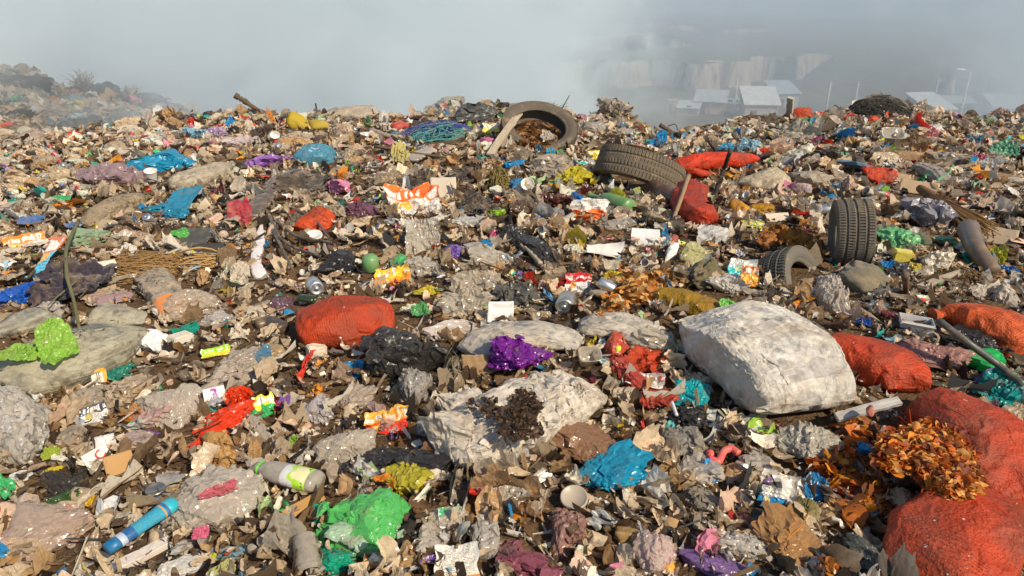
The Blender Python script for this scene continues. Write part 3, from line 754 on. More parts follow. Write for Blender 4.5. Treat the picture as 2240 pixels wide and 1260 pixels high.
def bag(ty, px, py, w, h, col, label, ref=None, name=None, cat=None, mat=None, tie=None, lvl=None, k=None, fold=None, dz=0, c2=None, yaw=0, group=None, K=None, roll=0, **kw):
    s = STY[ty]; r = rng_(); k = k or s['k']; _, t = at(px, py, .03)
    for _i in range(3):
        A = w / 2 * t / F; Bh = h / 2 * t / F; a = dep_at(py)
        Z = Bh / math.sqrt((k * math.sin(a)) ** 2 + math.cos(a) ** 2); D = k * Z
        P, t = at(px, py, Z * .30 + dz)
    lvl = lvl or (5 if w * h > 9000 else 4 if w * h > 1500 else 3)
    soft = (mat or s['mat']) in ('woven', 'film', 'clear', 'green', 'blackfilm', 'printed', 'cloth') and ty != 'X'
    if soft and not tie and r.rand() < .75: q = r.rand() * 6.28; tie_ = (math.cos(q), math.sin(q), .15)
    else: tie_ = tie
    V, Fc = blob(r, A * .98, D, Z, lvl, K or s['K'], (fold or s['fold']) * .6, s['ff'], tie=tie_, **kw)
    full = ty == 'B'
    if soft:
        V = wrinkle(('ico', lvl), V, Fc, r, 1.10 if full else 1.27, 60, .12, seed_amp=.05 if full else .10, sf=2.0, hmax=.3, aniso=(1, 1, 1) if r.rand() < .5 else (1.7, .7, 1))
        V = wrinkle(('ico', lvl), V, Fc, r, 1.07 if full else 1.05 if (mat or s['mat']) in ('green',) else 1.10, 34, .06, seed_amp=.012 if full else .025, sf=5, two=True, hmax=.14)
    elif ty != 'X': V = wrinkle(('ico', lvl), V, Fc, r, 1.07, 50, .15, seed_amp=.03, sf=3.5, hmax=.15)
    V[:, 2] = np.where(V[:, 2] < -.6 * Z, -.6 * Z, V[:, 2])
    a_, b_ = [1.16 * (np.percentile(V[:, k_], 97) - np.percentile(V[:, k_], 3)) for k_ in (0, 1)]; V[:, 0] -= (V[:, 0].max() + V[:, 0].min()) / 2; V[:, 0] *= 2 * A / a_
    V[:, 1] *= min(1.0, 2.1 * D / b_); V[:, 2] *= min(1.0, 1.15 * Z / max(V[:, 2].max(), 1e-6))
    o = mk(name or s['name'], V, Fc, MAT[mat or s['mat']], loc=P, rot=(0, roll, azim(P) + yaw), smooth=(mat or s['mat']) not in FLAT)
    tint(o, col, c2); tag(o, label, cat or s['cat'], group); reg(px, py, w, h, P, ref); return o
SST = dict(
    F=dict(name='plastic_sheet', cat='plastic film', mat='film', amp=.20, curl=.35, n=30, torn=.2, tilt=.45),
    T=dict(name='plastic_sheet', cat='plastic film', mat='clear', amp=.20, curl=.35, n=30, torn=.2, tilt=.45),
    K=dict(name='cloth', cat='cloth', mat='cloth', amp=.22, curl=.3, n=32, torn=.25, tilt=.35),
    P=dict(name='wrapper', cat='packaging', mat='printed', amp=.12, curl=.3, n=22, torn=.1, tilt=.6),
    S=dict(name='board', cat='board', mat='cardboard', amp=.03, curl=.08, n=16, torn=.04, tilt=.5))
def griduv(n):
    k = 1 / (n - 1); return [(a * k, b * k) for j in range(n - 1) for i in range(n - 1) for a, b in ((i, j), (i + 1, j), (i + 1, j + 1), (i, j + 1))]
def sh(ty, px, py, w, h, col, label, ref=None, name=None, cat=None, mat=None, c2=None, tilt=None, yaw=0, amp=None, curl=None, roll=0, square=None, dz=.02, n=None, torn=None, f=1.1, thick=0, group=None):
    s = SST[ty]; r = rng_(); a = dep_at(py); tl = s['tilt'] if tilt is None else tilt; _, t = at(px, py, .03)
    for _i in range(3):
        A = w / 2 * t / F; D = h / 2 * t / F / max(.15, math.sin(a + tl)); P, t = at(px, py, D * math.sin(tl) * .7 + dz)
    if D > 2.2 * A: D = 2.2 * A
    V, Fc = sheet(r, A * .95, D * .95, n or s['n'], (amp or s['amp']), f, s['curl'] if curl is None else curl, s['torn'] if torn is None else torn, roll, square=(ty in 'PS') if square is None else square)
    if ty in 'FTKP' and not thick:
        V = wrinkle(('g', n or s['n']), V, Fc, r, dict(F=1.28, T=1.28, K=1.25, P=1.09)[ty], 60, .1, seed_amp=.10 if ty != 'P' else .05, sf=1.7, two=True, hmax=.5, aniso=(1.6, .7, 1) if r.rand() < .6 else None)
        V[:, 0] *= 2 * A / np.ptp(V[:, 0]); V[:, 1] *= min(1.2, 2 * D / np.ptp(V[:, 1]))
    if thick:
        m = len(V); V2 = V - [0, 0, thick]; nn = int(round(math.sqrt(m)))
        Fc = Fc + [[m + i for i in q[::-1]] for q in Fc]
        edge = [i for i in range(nn)] + [nn * j + nn - 1 for j in range(1, nn)] + [nn * (nn - 1) + i for i in range(nn - 2, -1, -1)] + [nn * j for j in range(nn - 2, 0, -1)]
        for i in range(len(edge)):
            x, y = edge[i], edge[(i + 1) % len(edge)]; Fc.append([y, x, m + x, m + y])
        V = np.concatenate([V, V2])
    o = mk(name or s['name'], V, Fc, MAT[mat or s['mat']], loc=P, rot=(tl, 0, azim(P) + yaw), uv=None if thick else griduv(n or s['n']), smooth=(mat or s['mat']) not in FLAT)
    tint(o, col, c2 if c2 is not None else col); tag(o, label, cat or s['cat'], group); reg(px, py, w, h, P, ref); return o
def lg(pts, wid, col, label, ref=None, name='net_sack', cat='net sack', mat='net', thk=.8, ends=('seam', 'seam'), fold=.05, lf=.012, lump=.14, lift=.55, nr=72, ns=56, c2=None, ff=2.0, sup=2.6, dzs=None, wr=None, group=None, noax=False, cuts=12):
    """long soft thing along picture points; wid = half widths in picture pixels"""
    wid = [wid] * len(pts) if isinstance(wid, (int, float)) else wid
    Q = []; Wd = []
    for i, ((x, y), w) in enumerate(zip(pts, wid)):
        _, t = at(x, y, .03)
        for _i in range(3): w_ = w * t / F; P, t = at(x, y, w_ * thk * lift + (dzs[i] if dzs else 0))
        Q.append(P); Wd.append(w_)
    Q = np.array(Q); c = Q.mean(0)
    if mat == 'net': fold = max(fold, .11); ff = 1.5
    V, Fc, uv = sweep(Q - c, Wd, [q * thk for q in Wd], rng_(), ns, nr, fold, ff, sup, ends, lf, lump)
    if nr > 20 and mat in ('net', 'woven', 'khaki') and cuts: V = plane_cuts(V, rng_(), cuts)
    if nr > 20 and mat not in ('rigid', 'net'):
        e = wr if wr is not None else (1.22 if mat in ('woven', 'khaki') else 1.12 if mat == 'net' else 1.25); ax_ = None if noax else Q[-1] - Q[0]
        V = wrinkle(('sw', ns, nr), V, Fc, rng_(), e, 60, .10, size=float(np.mean(Wd)), seed_amp=.09 if mat != 'net' else .03, sf=2.0, hmax=.3, axis=ax_)
        V = wrinkle(('sw', ns, nr), V, Fc, rng_(), 1 + (e - 1) * .5, 30, .06, size=float(np.mean(Wd)), seed_amp=.02, sf=4, two=True, hmax=.12, axis=ax_)
    if mat == 'printed': uv = np.array(uv); uv = uv / uv.max(0)
    o = mk(name, V, Fc, MAT[mat], uv=uv, loc=c, smooth=mat not in FLAT); tint(o, col, c2); tag(o, label, cat, group)
    for i in range(len(pts)):
        KEEP.append((pts[i][0], pts[i][1], wid[i] * .9, wid[i] * .8))
        if i: KEEP.append(((pts[i][0] + pts[i - 1][0]) / 2, (pts[i][1] + pts[i - 1][1]) / 2, wid[i] * .9, wid[i] * .8))
    if ref: MARKS.append((c[0], c[1], ref))
    return o
def merge(o, o2):
    """make two meshes one skin"""
    bm = bmesh.new(); bm.from_mesh(o.data); me2 = o2.data.copy(); bpy.context.view_layer.update()
    me2.transform(o.matrix_world.inverted() @ o2.matrix_world); bm.from_mesh(me2); bm.to_mesh(o.data); bm.free(); bpy.data.objects.remove(o2)
def thin(pts, rpx, col, label, name='stick', cat='stick', mat='twig', lift=.02, ns=7, ref=None, taper=.6, knobs=.0, lifts=None, group=None, flat=False):
    Q = []; r = rng_()
    for i, (x, y) in enumerate(pts):
        P, t = at(x, y, lifts[i] if lifts else lift); Q.append(P)
    Q = np.array(Q); n = len(Q); tt = np.linspace(0, n - 1, max(10, n * 6)); q = np.stack([np.interp(tt, range(n), Q[:, k]) for k in range(3)], -1)
    for _ in range(3): q[1:-1] = (q[:-2] + 2 * q[1:-1] + q[2:]) / 4
    rr = rpx * t / F * np.linspace(1, taper, len(q)) * (1 + knobs * r.normal(size=len(q)))
    c = q.mean(0); V, Fc = tube(q - c, rr, ns)
    o = mk(name, V, Fc, MAT[mat], loc=c); tint(o, col); tag(o, label, cat, group)
    if ref: MARKS.append((c[0], c[1], ref))
    for x, y in pts: KEEP.append((x, y, rpx + 5, rpx + 5))
    return o
def oriented(p1, p2, lift=.03):
    A, t1 = at(*p1, lift); B, t2 = at(*p2, lift); return A, B, (t1 + t2) / 2
def plank(p1, p2, wpx, thick, col, label, name='plank', cat='plank', mat='wood', l1=.03, l2=.03, ref=None, bend=.01, group=None):
    A, t = at(*p1, l1); B, _ = at(*p2, l2); L = np.linalg.norm(B - A); w = wpx * t / F
    n = 14; V = []; Fc = []
    r = rng_()
    for i in range(n):
        z = (i / (n - 1) - .5) * L; b = bend * L * math.cos(z / L * 3)
        e = .012 * w * 10 * (r.rand() - .5) if i in (0, n - 1) else .0
        for x, y in ((-w / 2, -thick / 2), (w / 2, -thick / 2), (w / 2, thick / 2), (-w / 2, thick / 2)): V.append((x + .03 * w * r.normal(), y + b, z + e))
    Fc = gridf(4, n, wrap=True) + [[3, 2, 1, 0], [(n - 1) * 4 + i for i in range(4)]]
    z = Vector(B - A).normalized(); y = Vector((0, -.35, 1)); x = y.cross(z).normalized(); y = z.cross(x)
    o = mk(name, V, Fc, MAT[mat], smooth=False, loc=(A + B) / 2); o.rotation_euler = Matrix((x, y, z)).transposed().to_euler()
    tint(o, col); tag(o, label, cat, group)
    for k in np.linspace(0, 1, 5): KEEP.append((p1[0] + (p2[0] - p1[0]) * k, p1[1] + (p2[1] - p1[1]) * k, wpx * .6 + 3, wpx * .6 + 3))
    if ref: MARKS.append((*((A + B) / 2)[:2], ref))
    return o
def turned(p1, p2, prof, col, label, name, cat, mat='rigid', parts=(), lift=.04, ref=None, rpx=12, squash=1.0, ns=28, group=None, dent=.0, up=False):
    """thing turned about the line p1 -> p2; prof = (radius/length, height 0..1)"""
    A, B, t = oriented(p1, p2, lift)
    if up: B = A + np.array([0, -.1, 1.0]) * abs(p1[1] - p2[1]) * t / F
    L = np.linalg.norm(B - A)
    r = empty(name, A, frame_to(A, B)) if parts else None
    if r: tag(r, label, cat, group)
    V, Fc = lathe([(a * L, b * L) for a, b in prof], ns)
    V[:, 1] *= squash
    if dent: V += V * 0 + (dent * L * np.stack([crumple(V / L, rng_(), 4, 2.0)] * 3, -1)) * [1, 1, .3]
    o = mk('body' if parts else name, V, Fc, MAT[mat], r, loc=(0, 0, 0) if r else A, rot=None if r else frame_to(A, B)); tint(o, col)
    if not r: tag(o, label, cat, group)
    for pn, pp, pc, pm in parts:
        V, Fc = lathe([(a * L, b * L) for a, b in pp], ns); V[:, 1] *= squash
        n_ = len(pp); uvp = [((a + b) / ns, 1 - (j + c) / (n_ - 1)) for j in range(n_ - 1) for a in range(ns) for b, c in ((0, 0), (1, 0), (1, 1), (0, 1))]
        q = mk(pn, V, Fc, MAT[pm], r, uv=uvp); tint(q, pc, W)
    for k in np.linspace(0, 1, 5): KEEP.append((p1[0] + (p2[0] - p1[0]) * k, p1[1] + (p2[1] - p1[1]) * k, rpx, rpx))
    if ref: MARKS.append((*((A + B) / 2)[:2], ref))
    return r or o
def box(px, py, w, h, d, col, label, name='box', cat='box', mat='paper', yaw=.3, tilt=.1, c2=None, ref=None, open_=False, rx=0, label_part=None, group=None, amp=.012):
    P, t = at(px, py, .02); A = w * t / F; Hh = h * t / F; Dp = d * t / F; P, t = at(px, py, Hh * .4)
    if open_:
        th = .012 * A; g = []
        for v in (boxv(A, Dp, th, (0, 0, -Hh / 2)), boxv(A, th, Hh, (0, -Dp / 2, 0)), boxv(A, th, Hh, (0, Dp / 2, 0)), boxv(th, Dp, Hh, (-A / 2, 0, 0)), boxv(th, Dp, Hh, (A / 2, 0, 0)), ): g.append(v)
        f1 = boxv(A, .35 * Dp, th); f1[0][:] = f1[0] @ rotm(-.7, 0, 0).T + (0, -Dp / 2 - .14 * Dp, Hh / 2 - .1 * Dp); g.append(f1)
        V, Fc = join(g)
    else: V, Fc = roundbox(A, Dp, Hh, rng_(), amp)
    o = mk(name, V, Fc, MAT[mat], smooth=False, loc=P, rot=(rx, tilt, azim(P) + yaw)); tint(o, col, c2); tag(o, label, cat, group)
    if label_part:
        for (lx, lz, lw, lh, lc, ln) in label_part:
            v, f = boxv(lw * A, .004, lh * Hh, (lx * A, -Dp / 2 - .0045, lz * Hh)); q = mk(ln, v, f, MAT['paper'], o, smooth=False); tint(q, lc)
    reg(px, py, w, h, P, ref); return o
def tyre(P, R_, wd, rot, label, tread='block', name='tyre', ref=None, col=(.06, .056, .05), group=None, inner=.62):
    r = empty(name, P, rot); tag(r, label, 'tyre', group)
    nr = 300; ph = np.linspace(0, 2 * math.pi, nr, endpoint=False)
    def rev(prof, fn=None):
        prof = np.array(prof); n = len(prof)
        V = np.zeros((nr, n, 3)); rr = np.broadcast_to(prof[:, 0], (nr, n)).copy(); zz = np.broadcast_to(prof[:, 1], (nr, n)).copy()
        if fn is not None: rr = fn(rr, zz)
        V[..., 0] = rr * np.cos(ph)[:, None]; V[..., 1] = rr * np.sin(ph)[:, None]; V[..., 2] = zz
        Fc = [[a * n + b, ((a + 1) % nr) * n + b, ((a + 1) % nr) * n + b + 1, a * n + b + 1] for a in range(nr) for b in range(n - 1)]
        return V.reshape(-1, 3), Fc
    h = wd / 2; zt = np.linspace(-h * .93, h * .93, 34)
    prof = [(R_ - .02 - .012 * abs(z / h) ** 4, z) for z in zt]
    def fn(rr, zz):
        g = np.zeros_like(rr); A_ = np.broadcast_to(ph[:, None], rr.shape); z = zz / h
        for c in ((-.5, -.02, .5) if tread == 'block' else (-.38, .38)): g = np.maximum(g, 1.0 * (abs(z - c) < .05))
        lat = ((A_ * 75 / 6.2832 + .55 * z * np.sign(z)) % 1) < .22
        g = np.maximum(g, lat * 1.0 * (.25 + .75 * (abs(z) > .1)))
        sip = ((A_ * 150 / 6.2832 + .8 * z) % 1) < .3
        g = np.maximum(g, sip * .25)
        return rr + .010 - .011 * g + .006 * np.cos(2 * A_ + 1)
    V, Fc = rev(prof, fn); tint(mk('tread', V, Fc, MAT['rubber'], r, smooth=False), col)
    for s in (-1, 1):
        k = np.linspace(0, 1, 12); sw = [(R_ - .034 - (R_ * (.98 - inner) - .034) * q, s * h * (.92 + .14 * math.sin(math.pi * q) - .18 * q) + s * .004 * math.sin(q * 26)) for q in k]
        sw += [(R_ * (inner - .04), s * h * .66), (R_ * (inner - .035), s * h * .6), (R_ * (inner + .04), s * h * .66), (R_ * (inner * .4 + .53), s * h * .80), (R_ * .90, 0.0 * s)]
        V, Fc = rev([(R_ - .020, s * h * .93)] + sw)
        if s < 0: Fc = [f[::-1] for f in Fc]
        tint(mk('sidewall', V, Fc, MAT['rubber'], r), tuple(c * 1.2 for c in col))
    if ref: MARKS.append((P[0], P[1], ref))
    return r
def text(s, size, mat, col, parent, loc, rot, name='lettering'):
    cu = bpy.data.curves.new(name, 'FONT'); cu.body = s; cu.size = size; cu.extrude = .0005; cu.align_x = 'CENTER'; cu.align_y = 'CENTER'; cu.materials.append(MAT[mat])
    tmp = bpy.data.objects.new(name, cu); COL.objects.link(tmp)
    dg = bpy.context.evaluated_depsgraph_get(); me = bpy.data.meshes.new_from_object(tmp.evaluated_get(dg)); bpy.data.objects.remove(tmp)
    o = bpy.data.objects.new(name, me); COL.objects.link(o); o.parent = parent; o.location = loc; o.rotation_euler = rot; tint(o, col); return o
def flakes(name, pts, size, cols, rng, mat, protos, label=None, cat=None, kind='stuff', tiltmax=1.2, parent=None, stretch=(1, 1, 1), nrm=None, loc=None, smooth=True):
    """one mesh of many small crumpled pieces"""
    pts = np.asarray(pts, float); n = len(pts); which = rng.randint(0, len(protos), n)
    size = np.broadcast_to(size, (n,)); Vs = []; Fs = []; Cs = []; off = 0
    for k, (pv, pf) in enumerate(protos):
        I = np.where(which == k)[0]
        if len(I) == 0: continue
        a = rng.rand(len(I)) * 6.283; b = rng.normal(size=len(I)) * tiltmax * .6; c = rng.rand(len(I)) * 6.283
        Rz = np.zeros((len(I), 3, 3)); Rz[:, 0, 0] = np.cos(a); Rz[:, 0, 1] = -np.sin(a); Rz[:, 1, 0] = np.sin(a); Rz[:, 1, 1] = np.cos(a); Rz[:, 2, 2] = 1
        Rx = np.zeros((len(I), 3, 3)); Rx[:, 1, 1] = np.cos(b); Rx[:, 1, 2] = -np.sin(b); Rx[:, 2, 1] = np.sin(b); Rx[:, 2, 2] = np.cos(b); Rx[:, 0, 0] = 1
        Rc = np.zeros((len(I), 3, 3)); Rc[:, 0, 0] = np.cos(c); Rc[:, 0, 1] = -np.sin(c); Rc[:, 1, 0] = np.sin(c); Rc[:, 1, 1] = np.cos(c); Rc[:, 2, 2] = 1
        M = Rz @ Rx @ Rc
        st = 1 + .45 * rng.uniform(-1, 1, (len(I), 1, 3)) * [1, 1, .5]
        v = pv[None] * stretch * st * size[I][:, None, None]
        v = np.einsum('nij,nkj->nki', M, v) + pts[I][:, None]
        pf = np.asarray(pf); m = len(pv)
        Vs.append(v.reshape(-1, 3)); Fs.append((pf[None] + (off + np.arange(len(I)) * m)[:, None, None]).reshape(-1, pf.shape[1])); off += len(I) * m
        Cs.append(np.repeat(cols[I], m, axis=0))
    V = np.concatenate(Vs); Fq = np.concatenate(Fs); Cc = np.concatenate(Cs)
    me = bpy.data.meshes.new(name); nf, sd_ = Fq.shape
    if loc is not None: V = V - loc
    me.vertices.add(len(V)); me.vertices.foreach_set('co', V.ravel()); me.loops.add(nf * sd_); me.loops.foreach_set('vertex_index', Fq.ravel().astype(np.int32))
    me.polygons.add(nf); me.polygons.foreach_set('loop_start', (np.arange(nf) * sd_).astype(np.int32)); me.polygons.foreach_set('use_smooth', [smooth] * nf)
    ca = me.color_attributes.new('Col', 'FLOAT_COLOR', 'POINT'); ca.data.foreach_set('color', np.concatenate([Cc, np.ones((len(Cc), 1))], 1).ravel())
    me.update(calc_edges=True); me.materials.append(MAT[mat]); o = bpy.data.objects.new(name, me); COL.objects.link(o)
    if loc is not None: o.location = loc
    if parent: o.parent = parent
    tag(o, label, cat, kind=kind); return o
def leafproto(rng, n=5):
    """curled lobed leaf"""
    P, Fc = sheet(rng, 1, .62, n, .12, 1.0, .55, .3, 0); return P, Fc
LEAFP = [leafproto(rng_()) for _ in range(8)]
BITP = [sheet(rng_(), 1, [.3, .5, .8][_ % 3], 6, .34, 1.1, .7, .22, .8 if _ % 2 else 0) for _ in range(20)]
def heap_of(name, regions, n, size, cols, label, cat, mat='leaf', lift=.02, protos=None, tiltmax=1.0, over=None, loft=.05):
    """a patch of leaves or skins: regions = list of picture ellipses (px, py, rx, ry, weight)"""
    r = rng_(); pts = []; wts = np.array([q[4] for q in regions], float); wts /= wts.sum()
    for i in range(n):
        q = regions[r.choice(len(regions), p=wts)]; a = r.rand() * 6.283; s = math.sqrt(r.rand())
        x, y = q[0] + q[2] * s * math.cos(a), q[1] + q[3] * s * math.sin(a)
        P, t = at(x, y, lift + loft * r.rand() * (1 - s)) if over is None else over(x, y, r); pts.append(P)
    cols = np.array(cols); c = cols[r.randint(0, len(cols), n)] * r.uniform(.6, 1.25, (n, 1))
    pts = np.array(pts); sz = size * r.uniform(.5, 1.4, n)
    return flakes(name, pts, sz, c, r, mat, protos or LEAFP, label, cat, tiltmax=tiltmax, loc=pts.mean(0))
def tangle(px, py, w, h, n, rr, col, label, name, cat, mat='twig', curl=1.0, ref=None, hgt=.12, aniso=None, group=None, seg=14):
    r = rng_(); P0, t = at(px, py, .03); A = w / 2 * t / F; B = h / 2 * t / F / max(.2, math.sin(dep_at(py) + .3)); parts = []
    ax = azim(P0); c_, s_ = math.cos(ax), math.sin(ax)
    for i in range(n):
        q = np.zeros((seg, 3)); a = r.rand() * 6.28 if aniso is None else aniso + r.normal() * .35
        ra = r.rand() * 6.28; rb = math.sqrt(r.rand()) * .9; p = np.array([rb * math.cos(ra) * A, rb * math.sin(ra) * B, r.rand() * hgt * (1 - rb * rb)]); st = (A + B) * .16 * (1.6 if aniso is not None else 1)
        if aniso is not None: p[0] -= math.cos(a) * A * .5; p[1] -= math.sin(a) * B * .5
        for j in range(seg):
            q[j] = p; a += r.normal() * .5 * curl; p = p + [st * math.cos(a), st * math.sin(a), r.normal() * st * .3]
            e_ = math.hypot(p[0] / A, p[1] / B)
            if e_ > 1: a = math.atan2(-p[1], -p[0]) + r.normal() * .7; p[0] *= 1 / e_ + .06 * r.rand(); p[1] *= 1 / e_ + .06 * r.rand()
            p[2] = np.clip(p[2], -.02, hgt * 1.15 * max(.08, 1 - min(e_, 1) ** 2))
        for _ in range(2): q[1:-1] = (q[:-2] + 2 * q[1:-1] + q[2:]) / 4
        q = np.stack([q[:, 0] * c_ - q[:, 1] * s_, q[:, 0] * s_ + q[:, 1] * c_, q[:, 2]], -1)
        g = Hc(P0[0] + q[:, 0], P0[1] + q[:, 1]) - P0[2]; q[:, 2] += g * .8
        parts.append(tube(q, rr * r.uniform(.6, 1.3), 4))
    V, Fc = join(parts); o = mk(name, V, Fc, MAT[mat], loc=P0); tint(o, col); tag(o, label, cat, group); reg(px, py, w * .9, h * .9, P0, ref); return o

def spray(px, py, w, h, n, rr, col, label, name, cat, group=None, mat='twig', twig=3):
    """stems standing up from one foot, with side twigs"""
    r = rng_(); P0, t = at(px, py + h * .5, .0); A = w / 2 * t / F; Hh = h * t / F; parts = []
    for i in range(n):
        a = r.rand() * 6.28; s = r.rand() ** .6; k = r.uniform(.55, 1.05); z = np.linspace(0, 1, 8)
        Q = np.stack([math.cos(a) * A * s * z ** 1.4 + r.normal() * .02 * A + .1 * A * np.cumsum(r.normal(size=8)) * .3, math.sin(a) * A * s * z ** 1.4, Hh * k * (z - .25 * s * z * z)], -1); parts.append(tube(Q, rr * np.linspace(1.2, .4, 8), 4))
        for j in range(twig):
            q0 = Q[r.randint(3, 7)]; d = np.array([r.normal() * A * .3, r.normal() * A * .3, Hh * r.uniform(.05, .3)]); parts.append(tube([q0, q0 + d * .5 + r.normal(size=3) * A * .03, q0 + d], [rr * .5, rr * .4, rr * .3], 4))
    V, Fc = join(parts); o = mk(name, V, Fc, MAT[mat], loc=P0); tint(o, col); tag(o, label, cat, group); return o
# ================================================================ the things one can point to
def heroes():
    # ---- tyres
    P, t = at(1178, 287, .10); KEEP.append((1178, 287, 92, 50))
    tyre(P, 86 * t / F, .24, (.50, -.03, .3), 'big worn tyre lying on the crest with brown leaves heaped inside it', 'rib', ref='the big tyre on the crest', col=(.085, .072, .055), inner=.70)
    heap_of('leaf_litter', [(1178, 292, 56, 30, 1)], 520, .05, [(.30, .13, .04), (.20, .09, .03), (.36, .18, .07)], 'brown dry leaves filling the big tyre on the crest', 'leaves', loft=.08, lift=.03)
    sh('T', 1200, 300, 32, 20, LG, 'small clear film scrap lying among leaves inside the big tyre', tilt=.3, dz=.1)
    P, t = at(1398, 378, .12); tyre(P, 98 * t / F, .30, (-.30, .42, .2), 'tyre lying edge on with dirt caked tread and white droppings beside red sacks', 'rib', ref='the tyre lying on its side', col=(.13, .105, .075))
    for k in np.linspace(-75, 75, 5): KEEP.append((1398 + k, 375 + k * .45, 42, 44))
    P, t = at(1862, 508, .22); tyre(P, 78 * t / F, .235, (rad(84), 0, rad(74)), 'tyre standing upright showing its grooved winter tread above the half buried tyre', ref='the upright tyre', col=(.125, .11, .09)); KEEP.append((1862, 508, 56, 74))
    P, t = at(1738, 634, -.11); tyre(P, 98 * t / F, .22, (rad(58), rad(10), rad(40)), 'tyre half buried in litter below the upright tyre', ref='the half buried tyre', col=(.11, .10, .085)); KEEP.append((1735, 600, 72, 48))
    # ---- big sacks
    lg([(1588, 690), (1640, 740), (1705, 800), (1775, 885)], [118, 126, 128, 112], (.66, .62, .55), 'big dirty white woven sack with a folded open end, propped on red net sacks', 'the big white woven sack', name='woven_sack', cat='sack', mat='woven', thk=.58, sup=4.5, fold=.04, ff=1.2, lf=.0, lift=.85, nr=110, ns=96, lump=.06, wr=1.14, noax=True, cuts=11)
    o1 = lg([(965, 975), (1040, 950), (1150, 905), (1240, 870), (1308, 856)], [58, 88, 98, 74, 34], (.64, .57, .48), 'large dirty white sack torn open with brown soil spilling over its middle', 'the torn white sack', name='woven_sack', cat='sack', mat='woven', thk=.66, sup=2.5, fold=.14, ff=2.0, lf=.05, lift=.7, wr=1.15, noax=True, cuts=3, nr=110, ns=96, lump=.12, ends=('round', 'seam'))
    merge(o1, bag('B', 1012, 965, 160, 172, (.64, .57, .48), 'pleated corner', mat='woven', tie=(.35, -.55, .6), lvl=5, k=1.2)); merge(o1, bag('B', 1010, 892, 130, 80, (.64, .57, .48), 'slack corner', mat='woven', tie=(-.6, .2, .4), lvl=5, k=1.2))
    heap_of('soil_clods', [(1150, 885, 34, 36, 3), (1115, 905, 60, 16, 1), (1140, 938, 50, 24, 1.5), (1060, 885, 40, 16, .4)], 760, .012, [(.09, .05, .025), (.16, .09, .05), (.05, .03, .018)], 'dark soil and rot spilled on the torn white sack', 'soil', mat='leaf', over=None, lift=.205, loft=.012)
    lg([(20, 790), (110, 790), (215, 760), (285, 715)], [72, 96, 82, 50], (.37, .345, .25), 'huge khaki woven sack lying across the heap with lime film on it', 'the huge khaki sack', name='woven_sack', cat='sack', mat='khaki', thk=.55, fold=.06, lf=.02, lift=.8, nr=100, ns=84, lump=.10, ends=('round', 'seam'))
    bag('B', 255, 700, 120, 78, (.33, .31, .23), 'khaki cloth bulge rising behind the huge khaki sack', name='cloth_sack', cat='sack', mat='khaki', fold=.10)
    bag('B', 60, 712, 140, 60, (.33, .31, .24), 'dull khaki hump of sacking under the clear bag', name='cloth_sack', cat='sack', mat='khaki', fold=.08)
    lg([(648, 720), (750, 700), (862, 690)], [62, 84, 50], NR, 'plump round orange red net sack lying among grey bags', 'the plump orange red sack', thk=.62, ends=('round', 'round'), fold=.04, lf=.008, lift=.7, lump=.10, nr=90, ns=72)
    lg([(1812, 745), (1890, 775), (1960, 815), (1985, 850)], [62, 78, 66, 50], NR, 'long red net sack wedged behind the big white woven sack', 'the wedged red net sack', thk=.7, lift=.6, lf=.02, nr=90, ns=72)
    # lower burst sack
    lg([(1985, 885), (2062, 900), (2135, 945), (2170, 1015), (2165, 1085)], [46, 84, 104, 86, 70], NR, 'huge red net sack burst open with orange leaves pouring from its middle', 'the burst red sack', thk=.62, lift=.8, lf=.03, lump=.16, nr=120, ns=84, ends=('round', 'round'), wr=1.12)
    lg([(2190, 1035), (2150, 1105), (2085, 1185), (2060, 1290)], [40, 92, 126, 110], NR, 'lower bulging half of the burst red net sack', thk=.5, lift=.9, lf=.03, lump=.14, nr=110, ns=96, ends=('round', 'round'), wr=1.12)
    heap_of('leaf_litter', [(2045, 985, 90, 66, 5), (2085, 1050, 66, 40, 3), (1960, 985, 50, 50, 1)], 2800, .018, [(.80, .30, .04), (.70, .17, .02), (.85, .45, .12), (.50, .10, .02), (.30, .08, .03)], 'orange dry leaves bursting from the red net sack', 'leaves', lift=.15, loft=.07, tiltmax=1.4)
    tangle(2065, 985, 190, 110, 70, .0013, (.55, .05, .015), 'frayed red net threads around the burst sack opening', 'frayed_threads', 'threads', hgt=.24, curl=.5, aniso=-.5, mat='twig')
    heap_of('leaf_litter', [(1830, 1020, 55, 45, 3), (1900, 1060, 60, 60, 2), (1880, 960, 55, 40, 2), (1870, 1120, 40, 40, 1), (1815, 1235, 25, 30, 1)], 420, .034, [(.80, .32, .02), (.60, .16, .02), (.42, .13, .03), (.18, .07, .03)], 'bright orange maple leaves strewn beside the burst sack', 'leaves', loft=.05, tiltmax=1.0)
    heap_of('onion_skins', [(1390, 625, 70, 40, 5), (1350, 660, 30, 18, 1), (1450, 600, 40, 20, 1), (1320, 690, 25, 12, 1)], 620, .030, [(.80, .36, .07), (.72, .46, .16), (.60, .22, .04)], 'papery orange onion skins heaped beside the mustard net sack', 'onion skins', loft=.10, tiltmax=1.3)
    lg([(2040, 690), (2110, 690), (2190, 725), (2250, 765)], [36, 58, 64, 50], (.78, .12, .02), 'orange red net sack showing round onions inside near the black pipe', 'the onion filled net sack', thk=.75, lump=.2, ends=('tie', 'round'), lift=.7, nr=84, ns=64)
    lg([(1430, 640), (1500, 662), (1588, 692)], [24, 30, 34], (.46, .26, .01), 'narrow mustard yellow net sack lying above the big white woven sack', 'the mustard net sack', thk=.8, lf=.03, nr=72, ns=48, lift=.6)
    lg([(1478, 362), (1560, 350), (1655, 345)], [16, 22, 16], (.72, .05, .012), 'long bright red sack stretched out above a second red sack', 'the long red sack', thk=.9, name='red_sack', cat='sack', ends=('round', 'seam'), lift=.9, dzs=[.05] * 3)
